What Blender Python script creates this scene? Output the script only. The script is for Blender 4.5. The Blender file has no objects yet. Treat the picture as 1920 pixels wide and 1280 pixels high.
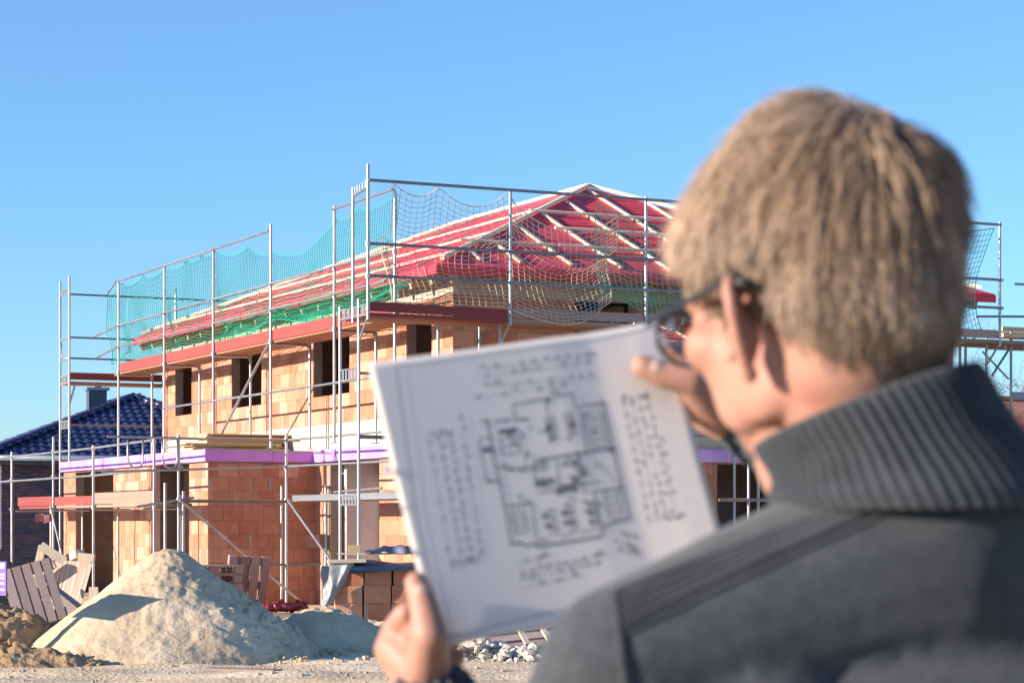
import bpy, bmesh, math, random
from mathutils import Vector, Matrix, Quaternion, noise
from mathutils.bvhtree import BVHTree
random.seed(7)
scene = bpy.context.scene
COL = scene.collection
R = math.radians

# ------------------------------------------------------------------ camera, sky, sun, exposure
CAM_H = 1.45
F_PX = 4306.0            # focal length in 1920-wide pixels
HORIZON = 980.0
cam_data = bpy.data.cameras.new("camera")
cam = bpy.data.objects.new("camera", cam_data); COL.objects.link(cam)
cam.location = (0, 0, CAM_H); cam.rotation_euler = (R(90), 0, 0)
cam_data.sensor_width = 36.0; cam_data.lens = F_PX / 1920 * 36
cam_data.shift_y = (HORIZON - 640) / 1920
cam_data.clip_start = 0.05; cam_data.clip_end = 3000
cam_data.dof.use_dof = True; cam_data.dof.focus_distance = 37.0; cam_data.dof.aperture_fstop = 12.5
scene.camera = cam

SUN_EL = R(14.0)
SUN_H = Vector((-0.951, -0.332)).normalized()          # horizontal direction towards the sun
SUN = Vector((SUN_H.x*math.cos(SUN_EL), SUN_H.y*math.cos(SUN_EL), math.sin(SUN_EL)))
world = bpy.data.worlds.new("World"); scene.world = world; world.use_nodes = True
wn = world.node_tree.nodes; wl = world.node_tree.links
sky = wn.new("ShaderNodeTexSky"); sky.sky_type = 'NISHITA'; sky.sun_disc = False
sky.sun_elevation = SUN_EL; sky.sun_rotation = math.atan2(SUN_H.x, SUN_H.y)
sky.air_density = 1.0; sky.dust_density = 0.0; sky.ozone_density = 7.0
hsv = wn.new("ShaderNodeHueSaturation"); hsv.inputs["Saturation"].default_value = 0.93; hsv.inputs["Hue"].default_value = 0.496
wl.new(sky.outputs[0], hsv.inputs["Color"]); wl.new(hsv.outputs[0], wn["Background"].inputs[0]); wn["Background"].inputs[1].default_value = 0.102
sun_data = bpy.data.lights.new("sun", 'SUN'); sun_data.energy = 4.3; sun_data.angle = R(0.5); sun_data.color = (1.0, 0.84, 0.70)
sun = bpy.data.objects.new("sun", sun_data); COL.objects.link(sun)
sun.rotation_euler = (-SUN).to_track_quat('-Z', 'Y').to_euler(); sun.location = SUN * 60
vs = scene.view_settings
vs.view_transform = 'Standard'; vs.look = 'None'; vs.gamma = 1.0; vs.use_curve_mapping = False; vs.exposure = 1.3
scene.cycles.max_bounces = 6

# ------------------------------------------------------------------ helpers
def at(x, y, Y):
    """world point seen at photo pixel (x, y), at depth Y"""
    return Vector(((x-960)/F_PX*Y, Y, CAM_H + (HORIZON-y)/F_PX*Y))
def px(p):
    return (960+F_PX*p[0]/p[1], HORIZON-F_PX*(p[2]-CAM_H)/p[1])

def V3(p, z=None):
    return Vector((p[0], p[1], z if z is not None else p[2]))

class MB:
    def __init__(s): s.v = []; s.f = []; s.c = []
    def box(s, c, ax, ay, az):
        """centre and three half-axis vectors"""
        c = Vector(c); b = len(s.v)
        for k in range(8):
            s.v.append(c + ax*(1 if k & 1 else -1) + ay*(1 if k & 2 else -1) + az*(1 if k & 4 else -1))
        for q in ((0,2,3,1),(4,5,7,6),(0,1,5,4),(2,6,7,3),(0,4,6,2),(1,3,7,5)):
            s.f.append(tuple(b+i for i in q))
    def tube(s, pts, r, n=8, caps=True):
        pts = [Vector(p) for p in pts]; N = len(pts)
        rr = r if isinstance(r, (list, tuple)) else [r]*N
        b = len(s.v); prev = None
        for i, p in enumerate(pts):
            t = (pts[min(i+1, N-1)] - pts[max(i-1, 0)])
            t = t.normalized() if t.length > 1e-9 else Vector((0,0,1))
            if prev is None:
                a = t.orthogonal().normalized()
            else:
                a = prev - t*prev.dot(t)
                a = a.normalized() if a.length > 1e-6 else t.orthogonal().normalized()
            prev = a; bb = t.cross(a)
            for k in range(n):
                an = 2*math.pi*k/n
                s.v.append(p + (a*math.cos(an) + bb*math.sin(an))*rr[i])
        for i in range(N-1):
            for k in range(n):
                k2 = (k+1) % n
                s.f.append((b+i*n+k, b+i*n+k2, b+(i+1)*n+k2, b+(i+1)*n+k))
        if caps:
            s.f.append(tuple(b+k for k in reversed(range(n)))); s.f.append(tuple(b+(N-1)*n+k for k in range(n)))
    def ball(s, c, r, rot=None, nu=14, nv=9):
        c = Vector(c); r = (r, r, r) if not isinstance(r, (list, tuple)) else r
        b = len(s.v)
        def put(p):
            p = Vector((p[0]*r[0], p[1]*r[1], p[2]*r[2]))
            s.v.append(c + (rot @ p if rot is not None else p))
        put((0,0,1))
        for i in range(1, nv):
            th = math.pi*i/nv
            for j in range(nu):
                ph = 2*math.pi*j/nu
                put((math.sin(th)*math.cos(ph), math.sin(th)*math.sin(ph), math.cos(th)))
        put((0,0,-1)); e = len(s.v)-1
        for j in range(nu):
            s.f.append((b, b+1+j, b+1+(j+1) % nu))
            s.f.append((e, e-1-j, e-1-(j+1) % nu))
        for i in range(nv-2):
            for j in range(nu):
                j2 = (j+1) % nu
                s.f.append((b+1+i*nu+j, b+1+(i+1)*nu+j, b+1+(i+1)*nu+j2, b+1+i*nu+j2))
    def limb(s, pts, rs, n=14):
        for p, r in zip(pts, rs): s.ball(p, r, nu=n, nv=9)
        for i in range(len(pts)-1): s.tube([pts[i], pts[i+1]], [rs[i], rs[i+1]], n)
    def grid(s, P, flip=False):
        b = len(s.v); m = len(P); n = len(P[0])
        for row in P: s.v.extend(Vector(p) for p in row)
        for i in range(m-1):
            for j in range(n-1):
                q = (b+i*n+j, b+i*n+j+1, b+(i+1)*n+j+1, b+(i+1)*n+j)
                s.f.append(q[::-1] if flip else q)
    def prism(s, poly, d):
        """polygon (list of points) extruded by vector d"""
        b = len(s.v); n = len(poly); d = Vector(d)
        s.v.extend(Vector(p) for p in poly); s.v.extend(Vector(p)+d for p in poly)
        s.f.append(tuple(reversed(range(b, b+n)))); s.f.append(tuple(range(b+n, b+2*n)))
        for k in range(n):
            k2 = (k+1) % n
            s.f.append((b+k, b+k2, b+n+k2, b+n+k))
    def mesh(s, name, off=(0,0,0)):
        off = Vector(off)
        me = bpy.data.meshes.new(name); me.from_pydata([tuple(v-off) for v in s.v], [], s.f)
        bm = bmesh.new(); bm.from_mesh(me); bmesh.ops.recalc_face_normals(bm, faces=bm.faces); bm.to_mesh(me); bm.free()
        me.update(); return me
    def build(s, name, mat, parent=None, smooth=False, loc=None):
        """mesh object; vertices are given in world space"""
        base = loc if loc is not None else (parent_loc(parent) if parent else Vector((0,0,0)))
        me = s.mesh(name, base)
        return link(name, me, mat, parent, smooth, None if parent else base)

def parent_loc(o):
    l = Vector((0,0,0))
    while o is not None: l += Vector(o.location); o = o.parent
    return l
def link(name, me, mat, parent=None, smooth=False, loc=None):
    o = bpy.data.objects.new(name, me); COL.objects.link(o)
    if mat is not None and not me.materials: me.materials.append(mat)
    if smooth: me.shade_smooth()
    if parent: o.parent = parent
    if loc is not None: o.location = loc
    return o
def thing(name, loc, label, cat, group=None):
    o = bpy.data.objects.new(name, None); COL.objects.link(o); o.location = loc; o.empty_display_size = .2
    return tag(o, label, cat, group)
def tag(o, label=None, cat=None, group=None, kind=None):
    if label: o["label"] = label
    if cat: o["category"] = cat
    if group: o["group"] = group
    if kind: o["kind"] = kind
    return o

# shared unit meshes: cylinders (z 0..1) and boxes, placed by scale and rotation
_unit = {}
def unit_cyl(r, mat, n=10):
    k = ('c', round(r, 4), mat.name)
    if k not in _unit:
        b = MB(); b.tube([(0,0,0),(0,0,1)], r, n); me = b.mesh("tube"); me.materials.append(mat); me.shade_smooth()
        try: me.set_sharp_from_angle(angle=R(50))
        except Exception: pass
        _unit[k] = me
    return _unit[k]
def unit_box(mat):
    k = ('b', mat.name)
    if k not in _unit:
        b = MB(); b.box((0,0,0), Vector((.5,0,0)), Vector((0,.5,0)), Vector((0,0,.5))); me = b.mesh("bar"); me.materials.append(mat)
        _unit[k] = me
    return _unit[k]
def rod(name, p0, p1, r, mat, parent, n=10):
    p0 = Vector(p0); p1 = Vector(p1); d = p1-p0
    o = link(name, unit_cyl(r, mat, n), None, parent)
    o.location = p0 - parent_loc(parent) if parent else p0
    o.rotation_mode = 'QUATERNION'; o.rotation_quaternion = d.to_track_quat('Z', 'Y'); o.scale = (1, 1, d.length)
    return o
def bar(name, p0, p1, w, h, mat, parent=None, up=(0,0,1), roll=0.0):
    """box of width w (sideways) and height h (along up) with its long axis from p0 to p1"""
    p0 = Vector(p0); p1 = Vector(p1); d = (p1-p0); x = d.normalized(); up = Vector(up)
    y = up.cross(x)
    y = y.normalized() if y.length > 1e-6 else x.orthogonal().normalized()
    z = x.cross(y)
    if roll: q = Quaternion(x, roll); y = q @ y; z = q @ z
    o = link(name, unit_box(mat), None, parent)
    o.location = (p0+p1)/2 - (parent_loc(parent) if parent else Vector((0,0,0)))
    m = Matrix((x, y, z)).transposed()
    o.rotation_mode = 'QUATERNION'; o.rotation_quaternion = m.to_quaternion(); o.scale = (d.length, w, h)
    return o

# ------------------------------------------------------------------ materials
def _new(name):
    m = bpy.data.materials.new(name); m.use_nodes = True
    nt = m.node_tree; return m, nt, nt.nodes, nt.links, nt.nodes["Principled BSDF"]
def M(name, c1, c2=None, scale=6.0, rough=.8, metal=0.0, bump=0.0, bscale=60.0, rand=0.0, stretch=(1,1,1), spec=.5, detail=6.0,
      c3=None, s3=1.5, t3=(.55,.7), trans=0.0, sheen=0.0, bdist=.01):
    """principled material: noise mix of c1 and c2, optional patches of c3, fine relief, per-object brightness variation"""
    m, nt, N, L, P = _new(name)
    P.inputs["Roughness"].default_value = rough; P.inputs["Metallic"].default_value = metal
    P.inputs["Specular IOR Level"].default_value = spec
    tc = N.new("ShaderNodeTexCoord"); mp = N.new("ShaderNodeMapping"); mp.inputs["Scale"].default_value = stretch
    L.new(tc.outputs["Object"], mp.inputs[0]); co = mp.outputs[0]
    oi = N.new("ShaderNodeObjectInfo")
    if rand:
        sc = N.new("ShaderNodeVectorMath"); sc.operation = 'ADD'
        cm = N.new("ShaderNodeCombineXYZ"); mu = N.new("ShaderNodeMath"); mu.operation = 'MULTIPLY'; mu.inputs[1].default_value = 37.0
        L.new(oi.outputs["Random"], mu.inputs[0]); L.new(mu.outputs[0], cm.inputs[0]); L.new(mu.outputs[0], cm.inputs[1])
        L.new(co, sc.inputs[0]); L.new(cm.outputs[0], sc.inputs[1]); co = sc.outputs[0]
    col = None
    if c2 is not None:
        nz = N.new("ShaderNodeTexNoise"); nz.inputs["Scale"].default_value = scale; nz.inputs["Detail"].default_value = detail
        L.new(co, nz.inputs["Vector"])
        rp = N.new("ShaderNodeValToRGB"); rp.color_ramp.elements[0].position = .3; rp.color_ramp.elements[1].position = .7
        rp.color_ramp.elements[0].color = (*c1, 1); rp.color_ramp.elements[1].color = (*c2, 1)
        L.new(nz.outputs[0], rp.inputs[0]); col = rp.outputs[0]
    if c3 is not None:
        n3 = N.new("ShaderNodeTexNoise"); n3.inputs["Scale"].default_value = s3; n3.inputs["Detail"].default_value = 5
        L.new(co, n3.inputs["Vector"])
        r3 = N.new("ShaderNodeValToRGB"); r3.color_ramp.elements[0].position = t3[0]; r3.color_ramp.elements[1].position = t3[1]
        mx = N.new("ShaderNodeMix"); mx.data_type = 'RGBA'
        L.new(n3.outputs[0], r3.inputs[0]); L.new(r3.outputs[0], mx.inputs[0])
        if col: L.new(col, mx.inputs[6])
        else: mx.inputs[6].default_value = (*c1, 1)
        mx.inputs[7].default_value = (*c3, 1); col = mx.outputs[2]
    if rand:
        hs = N.new("ShaderNodeHueSaturation")
        mr = N.new("ShaderNodeMapRange"); mr.inputs[3].default_value = 1-rand; mr.inputs[4].default_value = 1+rand
        L.new(oi.outputs["Random"], mr.inputs[0]); L.new(mr.outputs[0], hs.inputs["Value"])
        if col: L.new(col, hs.inputs["Color"])
        else: hs.inputs["Color"].default_value = (*c1, 1)
        col = hs.outputs[0]
    if col: L.new(col, P.inputs["Base Color"])
    else: P.inputs["Base Color"].default_value = (*c1, 1)
    if bump:
        nb = N.new("ShaderNodeTexNoise"); nb.inputs["Scale"].default_value = bscale; nb.inputs["Detail"].default_value = 8
        L.new(co, nb.inputs["Vector"])
        bp = N.new("ShaderNodeBump"); bp.inputs["Strength"].default_value = bump; bp.inputs["Distance"].default_value = bdist
        L.new(nb.outputs[0], bp.inputs["Height"]); L.new(bp.outputs[0], P.inputs["Normal"])
    if sheen: P.inputs["Sheen Weight"].default_value = sheen
    if trans:
        tr = N.new("ShaderNodeBsdfTranslucent"); ms = N.new("ShaderNodeMixShader"); ms.inputs[0].default_value = trans
        if col: L.new(col, tr.inputs[0])
        else: tr.inputs[0].default_value = (*c1, 1)
        L.new(P.outputs[0], ms.inputs[1]); L.new(tr.outputs[0], ms.inputs[2])
        L.new(ms.outputs[0], N["Material Output"].inputs[0])
    return m

def clay_material():
    """extruded hollow clay block: vertical combing, tint per block, grey mortar smears"""
    m, nt, N, L, P = _new("clay_block")
    P.inputs["Roughness"].default_value = .9; P.inputs["Specular IOR Level"].default_value = .15
    tc = N.new("ShaderNodeTexCoord"); oi = N.new("ShaderNodeObjectInfo"); at_ = N.new("ShaderNodeAttribute"); at_.attribute_name = "tint"
    ad = N.new("ShaderNodeMath"); ad.operation = 'ADD'; L.new(oi.outputs["Random"], ad.inputs[0]); L.new(at_.outputs["Fac"], ad.inputs[1])
    fr = N.new("ShaderNodeMath"); fr.operation = 'FRACT'; L.new(ad.outputs[0], fr.inputs[0])
    rp = N.new("ShaderNodeValToRGB"); e = rp.color_ramp.elements
    e[0].position = 0; e[0].color = (.43, .178, .108, 1); e[1].position = 1; e[1].color = (.60, .335, .235, 1)
    x = e.new(.45); x.color = (.48, .218, .135, 1); x = e.new(.75); x.color = (.54, .262, .168, 1)
    L.new(fr.outputs[0], rp.inputs[0])
    # offset of the coordinates per block
    mu = N.new("ShaderNodeMath"); mu.operation = 'MULTIPLY'; mu.inputs[1].default_value = 61.0; L.new(fr.outputs[0], mu.inputs[0])
    cm = N.new("ShaderNodeCombineXYZ"); L.new(mu.outputs[0], cm.inputs[0]); L.new(mu.outputs[0], cm.inputs[2])
    va = N.new("ShaderNodeVectorMath"); L.new(tc.outputs["Object"], va.inputs[0]); L.new(cm.outputs[0], va.inputs[1])
    # blotches
    nz = N.new("ShaderNodeTexNoise"); nz.inputs["Scale"].default_value = 5; nz.inputs["Detail"].default_value = 6; L.new(va.outputs[0], nz.inputs["Vector"])
    mr = N.new("ShaderNodeMapRange"); mr.inputs[1].default_value = .3; mr.inputs[2].default_value = .7; mr.inputs[3].default_value = .86; mr.inputs[4].default_value = 1.14
    L.new(nz.outputs[0], mr.inputs[0])
    hs = N.new("ShaderNodeHueSaturation"); L.new(rp.outputs[0], hs.inputs["Color"]); L.new(mr.outputs[0], hs.inputs["Value"])
    # vertical smears of mortar
    mp = N.new("ShaderNodeMapping"); mp.inputs["Scale"].default_value = (9, 9, 1.6); L.new(va.outputs[0], mp.inputs[0])
    n2 = N.new("ShaderNodeTexNoise"); n2.inputs["Scale"].default_value = 1.0; n2.inputs["Detail"].default_value = 4; L.new(mp.outputs[0], n2.inputs["Vector"])
    r2 = N.new("ShaderNodeValToRGB"); r2.color_ramp.elements[0].position = .66; r2.color_ramp.elements[1].position = .78; r2.color_ramp.elements[1].color = (.55,.55,.55,1)
    L.new(n2.outputs[0], r2.inputs[0])
    mx = N.new("ShaderNodeMix"); mx.data_type = 'RGBA'; L.new(r2.outputs[0], mx.inputs[0]); L.new(hs.outputs[0], mx.inputs[6]); mx.inputs[7].default_value = (.42, .37, .33, 1)
    # grey mortar squeezed out of some vertical joints (single bricks only)
    sx = N.new("ShaderNodeSeparateXYZ"); L.new(tc.outputs["Object"], sx.inputs[0])
    def mth(op, a_, b_=None):
        n_ = N.new("ShaderNodeMath"); n_.operation = op
        for i_, v_ in enumerate((a_, b_)):
            if v_ is None: continue
            if isinstance(v_, (int, float)): n_.inputs[i_].default_value = v_
            else: L.new(v_, n_.inputs[i_])
        return n_.outputs[0]
    side = mth('MULTIPLY', sx.outputs[0], mth('SUBTRACT', mth('MULTIPLY', mth('GREATER_THAN', mth('FRACT', mth('MULTIPLY', fr.outputs[0], 5.0)), .5), 2.0), 1.0))
    near = mth('GREATER_THAN', mth('ADD', side, mth('MULTIPLY', mth('SUBTRACT', n2.outputs[0], .5), .10)), .125)
    some = mth('GREATER_THAN', mth('FRACT', mth('MULTIPLY', fr.outputs[0], 11.0)), .68)
    own = mth('LESS_THAN', at_.outputs["Fac"], .00001)
    fac = mth('MULTIPLY', mth('MULTIPLY', mth('MULTIPLY', near, some), own), .62)
    m3 = N.new("ShaderNodeMix"); m3.data_type = 'RGBA'; L.new(fac, m3.inputs[0]); L.new(mx.outputs[2], m3.inputs[6]); m3.inputs[7].default_value = (.38, .34, .31, 1)
    L.new(m3.outputs[2], P.inputs["Base Color"])
    wv = N.new("ShaderNodeTexWave"); wv.wave_type = 'BANDS'; wv.bands_direction = 'X'; wv.inputs["Scale"].default_value = 13.0
    wv.inputs["Distortion"].default_value = .3
    L.new(tc.outputs["Object"], wv.inputs["Vector"])
    bp = N.new("ShaderNodeBump"); bp.inputs["Strength"].default_value = .35; bp.inputs["Distance"].default_value = .004
    L.new(wv.outputs[0], bp.inputs["Height"]); L.new(bp.outputs[0], P.inputs["Normal"])
    return m

def brickwork(name, c1, c2, mortar, scale, rough=.6):
    """wall too far away to pick its bricks apart"""
    m, nt, N, L, P = _new(name); P.inputs["Roughness"].default_value = rough
    tc = N.new("ShaderNodeTexCoord"); mp = N.new("ShaderNodeMapping")
    L.new(tc.outputs["UV"], mp.inputs[0])
    bt = N.new("ShaderNodeTexBrick"); bt.inputs["Scale"].default_value = scale; bt.inputs["Mortar Size"].default_value = .012
    bt.inputs["Color1"].default_value = (*c1, 1); bt.inputs["Color2"].default_value = (*c2, 1); bt.inputs["Mortar"].default_value = (*mortar, 1)
    bt.inputs["Brick Width"].default_value = .25; bt.inputs["Row Height"].default_value = .083; bt.inputs["Bias"].default_value = -.1
    L.new(mp.outputs[0], bt.inputs["Vector"]); L.new(bt.outputs[0], P.inputs["Base Color"])
    bp = N.new("ShaderNodeBump"); bp.inputs["Strength"].default_value = .6; bp.inputs["Distance"].default_value = .01
    L.new(bt.outputs["Fac"], bp.inputs["Height"]); bp.invert = True; L.new(bp.outputs[0], P.inputs["Normal"])
    return m

MAT = {}
MAT["clay"] = clay_material()
MAT["core"] = M("mortar_core", (.40,.19,.12), (.34,.30,.27), 3.5, .95, bump=.4, bscale=30)
MAT["concrete"] = M("concrete", (.55,.49,.37), (.44,.39,.30), 2.2, .92, bump=.3, bscale=25, c3=(.36,.33,.28), s3=1.1)
MAT["slab"] = M("raw_slab", (.42,.40,.37), (.33,.31,.29), 2.5, .95)
MAT["inner"] = M("inner_wall", (.52,.44,.42), (.42,.35,.34), 1.8, .95, c3=(.46,.28,.21), s3=.9)
MAT["purple"] = M("xps_foam", (.60,.28,.72), (.53,.22,.66), 3, .75, c3=(.70,.50,.76), s3=1.3, t3=(.5,.8), bump=.1, bscale=15)
MAT["membrane"] = M("roof_membrane", (.80,.050,.085), (.70,.036,.062), 1.2, .55, bump=.5, bscale=4, bdist=.03, c3=(.60,.024,.045), s3=.8, t3=(.5,.75))
MAT["batten"] = M("fresh_timber", (.74,.62,.48), (.62,.49,.35), 4, .8, rand=.12, stretch=(.3,3,3))
MAT["rafter"] = M("rafter_timber", (.58,.44,.27), (.46,.33,.19), 4, .85, rand=.12, stretch=(.4,3,3))
MAT["steel"] = M("galvanised_steel", (.44,.45,.46), (.31,.32,.34), 14, .42, metal=.75, rand=.12, bump=.08, bscale=30, c3=(.40,.34,.29), s3=3, t3=(.68,.85))
MAT["steel_dark"] = M("weathered_steel", (.26,.29,.34), (.18,.20,.24), 12, .5, metal=.7, rand=.1)
MAT["red_board"] = M("red_scaffold_board", (.28,.052,.045), (.21,.038,.034), 3, .75, rand=.15, stretch=(.4,3,3), c3=(.45,.25,.2), s3=3, t3=(.68,.9))
MAT["deck"] = M("scaffold_deck", (.40,.19,.11), (.30,.14,.085), 3, .85, rand=.15, stretch=(.4,3,3))
MAT["plank"] = M("weathered_plank", (.30,.235,.18), (.22,.17,.13), 4, .9, rand=.18, stretch=(.3,4,4), bump=.2, bscale=20)
MAT["pallet"] = M("pallet_wood", (.36,.27,.24), (.27,.20,.18), 5, .9, rand=.2, stretch=(.3,4,4), bump=.25, bscale=20)
MAT["yellow_wood"] = M("form_panel", (.66,.50,.28), (.54,.39,.20), 4, .8, rand=.2, stretch=(.5,3,3))
MAT["net_green"] = M("green_cord", (.015,.42,.25), (.02,.50,.31), 3, .6)
MAT["net_white"] = M("cream_cord", (.62,.52,.40), (.50,.42,.34), 3, .7)
MAT["dark"] = M("dark_void", (.05,.035,.03), None, rough=.95)
# ------------------------------------------------------------------ ground (one sheet, fine where the camera sees it)
D1 = Vector((-.44, .898, 0)); D2 = Vector((.898, .44, 0)); N1 = Vector((-.898, -.44, 0)); N2 = Vector((.44, -.898, 0)); UP = Vector((0,0,1))
def ground_z(x, y):
    k = max(0, min(1, (34-y)/3)) * max(0, min(1, (y-12)/4)) * max(0, min(1, (9-abs(x+1))/3))
    if k <= 0: return 0.0
    p = Vector((x*.9, y*.9, 3.1)); q = Vector((x*5, y*5, 1.7))
    return k*(.05*noise.noise(p) + .055*noise.noise(Vector((x*.30, y*2.6, .4))) + .02*noise.noise(Vector((x*.5, y*7.0, 2.4))) + .012*noise.noise(q) + .006*noise.noise(q*3.1))
def axis(a, b, n, lo, hi):
    v = [a + (b-a)*i/n for i in range(n+1)]
    l = [a - s for s in (1, 3, 8, 20, 60, 160, 400, 900) if a-s > lo] ; h = [b + s for s in (1, 3, 8, 20, 60, 160, 400, 900) if b+s < hi]
    return [lo] + l[::-1] + v + h + [hi]
gx = axis(-9.0, 4.0, 150, -1500, 1500); gy = axis(18.0, 32.0, 150, -300, 2500)
b = MB(); b.grid([[(x, y, ground_z(x, y)) for x in gx] for y in gy])
MAT["ground"] = M("sandy_ground", (.70,.54,.34), (.56,.42,.26), 2.6, .95, bump=.55, bscale=22, bdist=.03, c3=(.76,.61,.42), s3=.8, t3=(.45,.65))
tag(b.build("ground", MAT["ground"], smooth=True), kind="structure")

# ------------------------------------------------------------------ house under construction
CU = Vector((-.92, 35.7, 0))                 # front corner of the main block
BAY = Vector((-5.31, 40.1, 0))               # front corner of the flat-roofed bay
house = thing("brick_house", CU, "two-storey orange brick house shell with red hip roof, still under construction", "house")
BRICKS = []                                  # (centre, direction, length, height)
CH, BL = .25, .375
def wall(O, d, n, L, z0, z1, th, openings=(), bricks=True, mat=None, s_start=0.006):
    xs = sorted(set([s_start+.014, L-.02] + [v for o in openings for v in o[:2]]))
    zs = sorted(set([z0, z1] + [v for o in openings for v in o[2:] if z0 < v < z1]))
    runs = [[xs[0], MB()]]
    for i in range(len(xs)-1):
        if any(o[0] <= (xs[i]+xs[i+1])/2 <= o[1] and o[2] <= z0+.01 and o[3] >= z1-.01 for o in openings): runs.append([xs[i+1], MB()]); continue
        m = runs[-1][1]
        for j in range(len(zs)-1):
            a, b_, c, e = xs[i], xs[i+1], zs[j], zs[j+1]
            inside = any(o[0] <= (a+b_)/2 <= o[1] and o[2] <= (c+e)/2 <= o[3] for o in openings)
            if inside: continue
            ce = O + d*((a+b_)/2) - n*((.012+th)/2) + UP*((c+e)/2)
            m.box(ce, d*((b_-a)/2), n*((th-.012)/2), UP*((e-c)/2))
    runs = [(a, mb.build("wall", mat or MAT["core"], house)) for a, mb in runs if mb.v]; w = runs[0][1]
    def owner(s_): return [o for a, o in runs if a <= s_+.03][-1] if runs[0][0] <= s_+.03 else runs[0][1]
    if bricks:
        k = 0; z = z0
        while z < z1-.03:
            h = min(CH, z1-z); off = (0, .5, .25, .75)[k % 4]*BL
            s = s_start - off
            while s < L:
                a, e = max(s, s_start), min(s+BL, L-.004)
                segs = [(a, e)]
                for o in openings:
                    if o[2] < z+h/2 < o[3]:
                        ns = []
                        for (p, q) in segs:
                            if p < o[0]: ns.append((p, min(q, o[0])))
                            if q > o[1]: ns.append((max(p, o[1]), q))
                        segs = [g for g in ns if g[1]-g[0] > 0]
                for (p, q) in segs:
                    if q-p > .04:
                        pr = random.uniform(-.003, .003)
                        BRICKS.append((O + d*((p+q)/2) + n*(pr-.025) + UP*(z+h/2), d, n, round(q-p-.007, 2), round(h-.007, 3), owner((p+q)/2)))
                s += BL
            z += CH; k += 1
    return w

TH = .175
Z_BR, Z_RB, Z_TOP = 3.195, 5.0, 5.30
# upper storey: long sunny side, hip end, back sides
up_win = [(4.27, 5.99, 3.61, 4.69), (8.70, 10.41, 3.61, 4.69), (12.9, 14.0, 3.61, 4.69), (.81, 1.81, 3.61, 4.69)]
wall(CU, D1, N1, 14.9, Z_BR, Z_RB, TH, up_win)
wall(CU, D2, N2, 9.57, Z_BR, Z_RB, TH, [(2.14, 3.21, 3.61, 5.0), (6.0, 7.1, 3.61, 5.0)], s_start=.0)
CF = CU + D1*14.9; CR = CU + D2*9.57
wall(CF, D2, -N2, 9.57, Z_BR, Z_RB, TH, [(2.0, 3.4, 3.6, 4.7)], bricks=False)
wall(CR, D1, -N1, 14.9, Z_BR, Z_RB, TH, [(3.0, 4.4, 3.6, 4.7)], bricks=False)
# ground storey
wall(CU, D1, N1, 5.9, 0, 2.53, TH, [(2.95, 5.5, -.1, 2.53)])
wall(CU, D2, N2, 9.57, 0, 2.45, TH, [(4.79, 6.05, -.1, 2.42)], s_start=0.0)
wall(CR, D1, -N1, 14.9, 0, 2.53, TH, [], bricks=False)
wall(CF, D2, -N2, 9.57, 0, 2.53, TH, [(1.5, 2.6, 1.0, 2.2)], bricks=False)
wall(BAY, D1, N1, 9.52, 0, 2.53, TH, [(5.82, 8.57, -.1, 2.50), (1.04, 3.32, -.1, 2.53)])
wall(BAY, D2, N2, 2.05, 0, 2.53, TH, [], s_start=0.0)
wall(BAY + D1*9.52, D2, -N2, 2.6, 0, 2.53, TH, [], bricks=False)
# inner walls seen through the openings
for (O, d, L) in ((CU + D2*1.0 + D1*.4, D1, 5.4), (BAY + D2*.85 + D1*.2, D1, 3.6), (BAY + D2*.2 + D1*4.6, D2, 1.9), (CU + D1*5.2 + D2*.3, D2, 2.2),
                  (CU + D2*.4 + D1*2.6, D2, 8.6)):
    m = MB(); n = d.cross(UP); m.box(O + d*L/2 + UP*1.26, d*L/2, n*.06, UP*1.26); m.build("inner_wall", MAT["inner"], house)
for (O, d, L) in ((CU + D2*3.2 + D1*.4, D1, 14.0), (CU + D1*7.2 + D2*.3, D2, 2.8), (CU + D1*2.6 + D2*.3, D2, 2.8), (CU + D1*11.5 + D2*.3, D2, 2.8)):
    m = MB(); n = d.cross(UP); m.box(O + d*L/2 + UP*4.0, d*L/2, n*.06, UP*.98); m.build("inner_wall", MAT["core"], house)
# floor slabs and concrete strips
def slab(name, O, d, n, L, depth, z0, z1, mat, proud=0.0, parent=None):
    m = MB(); m.box(O + d*L/2 - n*(depth/2-proud) + UP*(z0+z1)/2, d*(L/2), n*(depth/2), UP*((z1-z0)/2)); return m.build(name, mat, parent or house)
slab("floor_slab", CU + D1*.03, D1, N1, 14.84, 9.5, 2.56, 3.0, MAT["slab"], -.03)
slab("floor_slab", BAY + D1*.03, D1, N1, 9.46, 2.4, 2.56, 2.733, MAT["slab"], -.03)
slab("ring_beam", CU + D1*.004, D1, N1, 14.89, .17, 2.745, Z_BR-.003, MAT["concrete"], .004)
slab("ring_beam", CU + D2*.006, D2, N2, 9.56, .17, 2.66, Z_BR-.003, MAT["concrete"], .006)
slab("ring_beam", CU + D1*.004, D1, N1, 14.89, .17, Z_RB+.003, Z_TOP, MAT["concrete"], .004)
slab("ring_beam", CU + D2*.006, D2, N2, 9.56, .17, Z_RB+.003, Z_TOP, MAT["concrete"], .006)
slab("ring_beam", CF, D2, -N2, 9.5, .17, Z_RB+.003, Z_TOP, MAT["concrete"], 0)
slab("ring_beam", CR, D1, -N1, 14.8, .17, Z_RB+.003, Z_TOP, MAT["concrete"], 0)
slab("ceiling", CU + D1*.2 , D1, N1, 14.5, 9.2, 5.20, 5.26, MAT["slab"], -.2)
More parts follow.
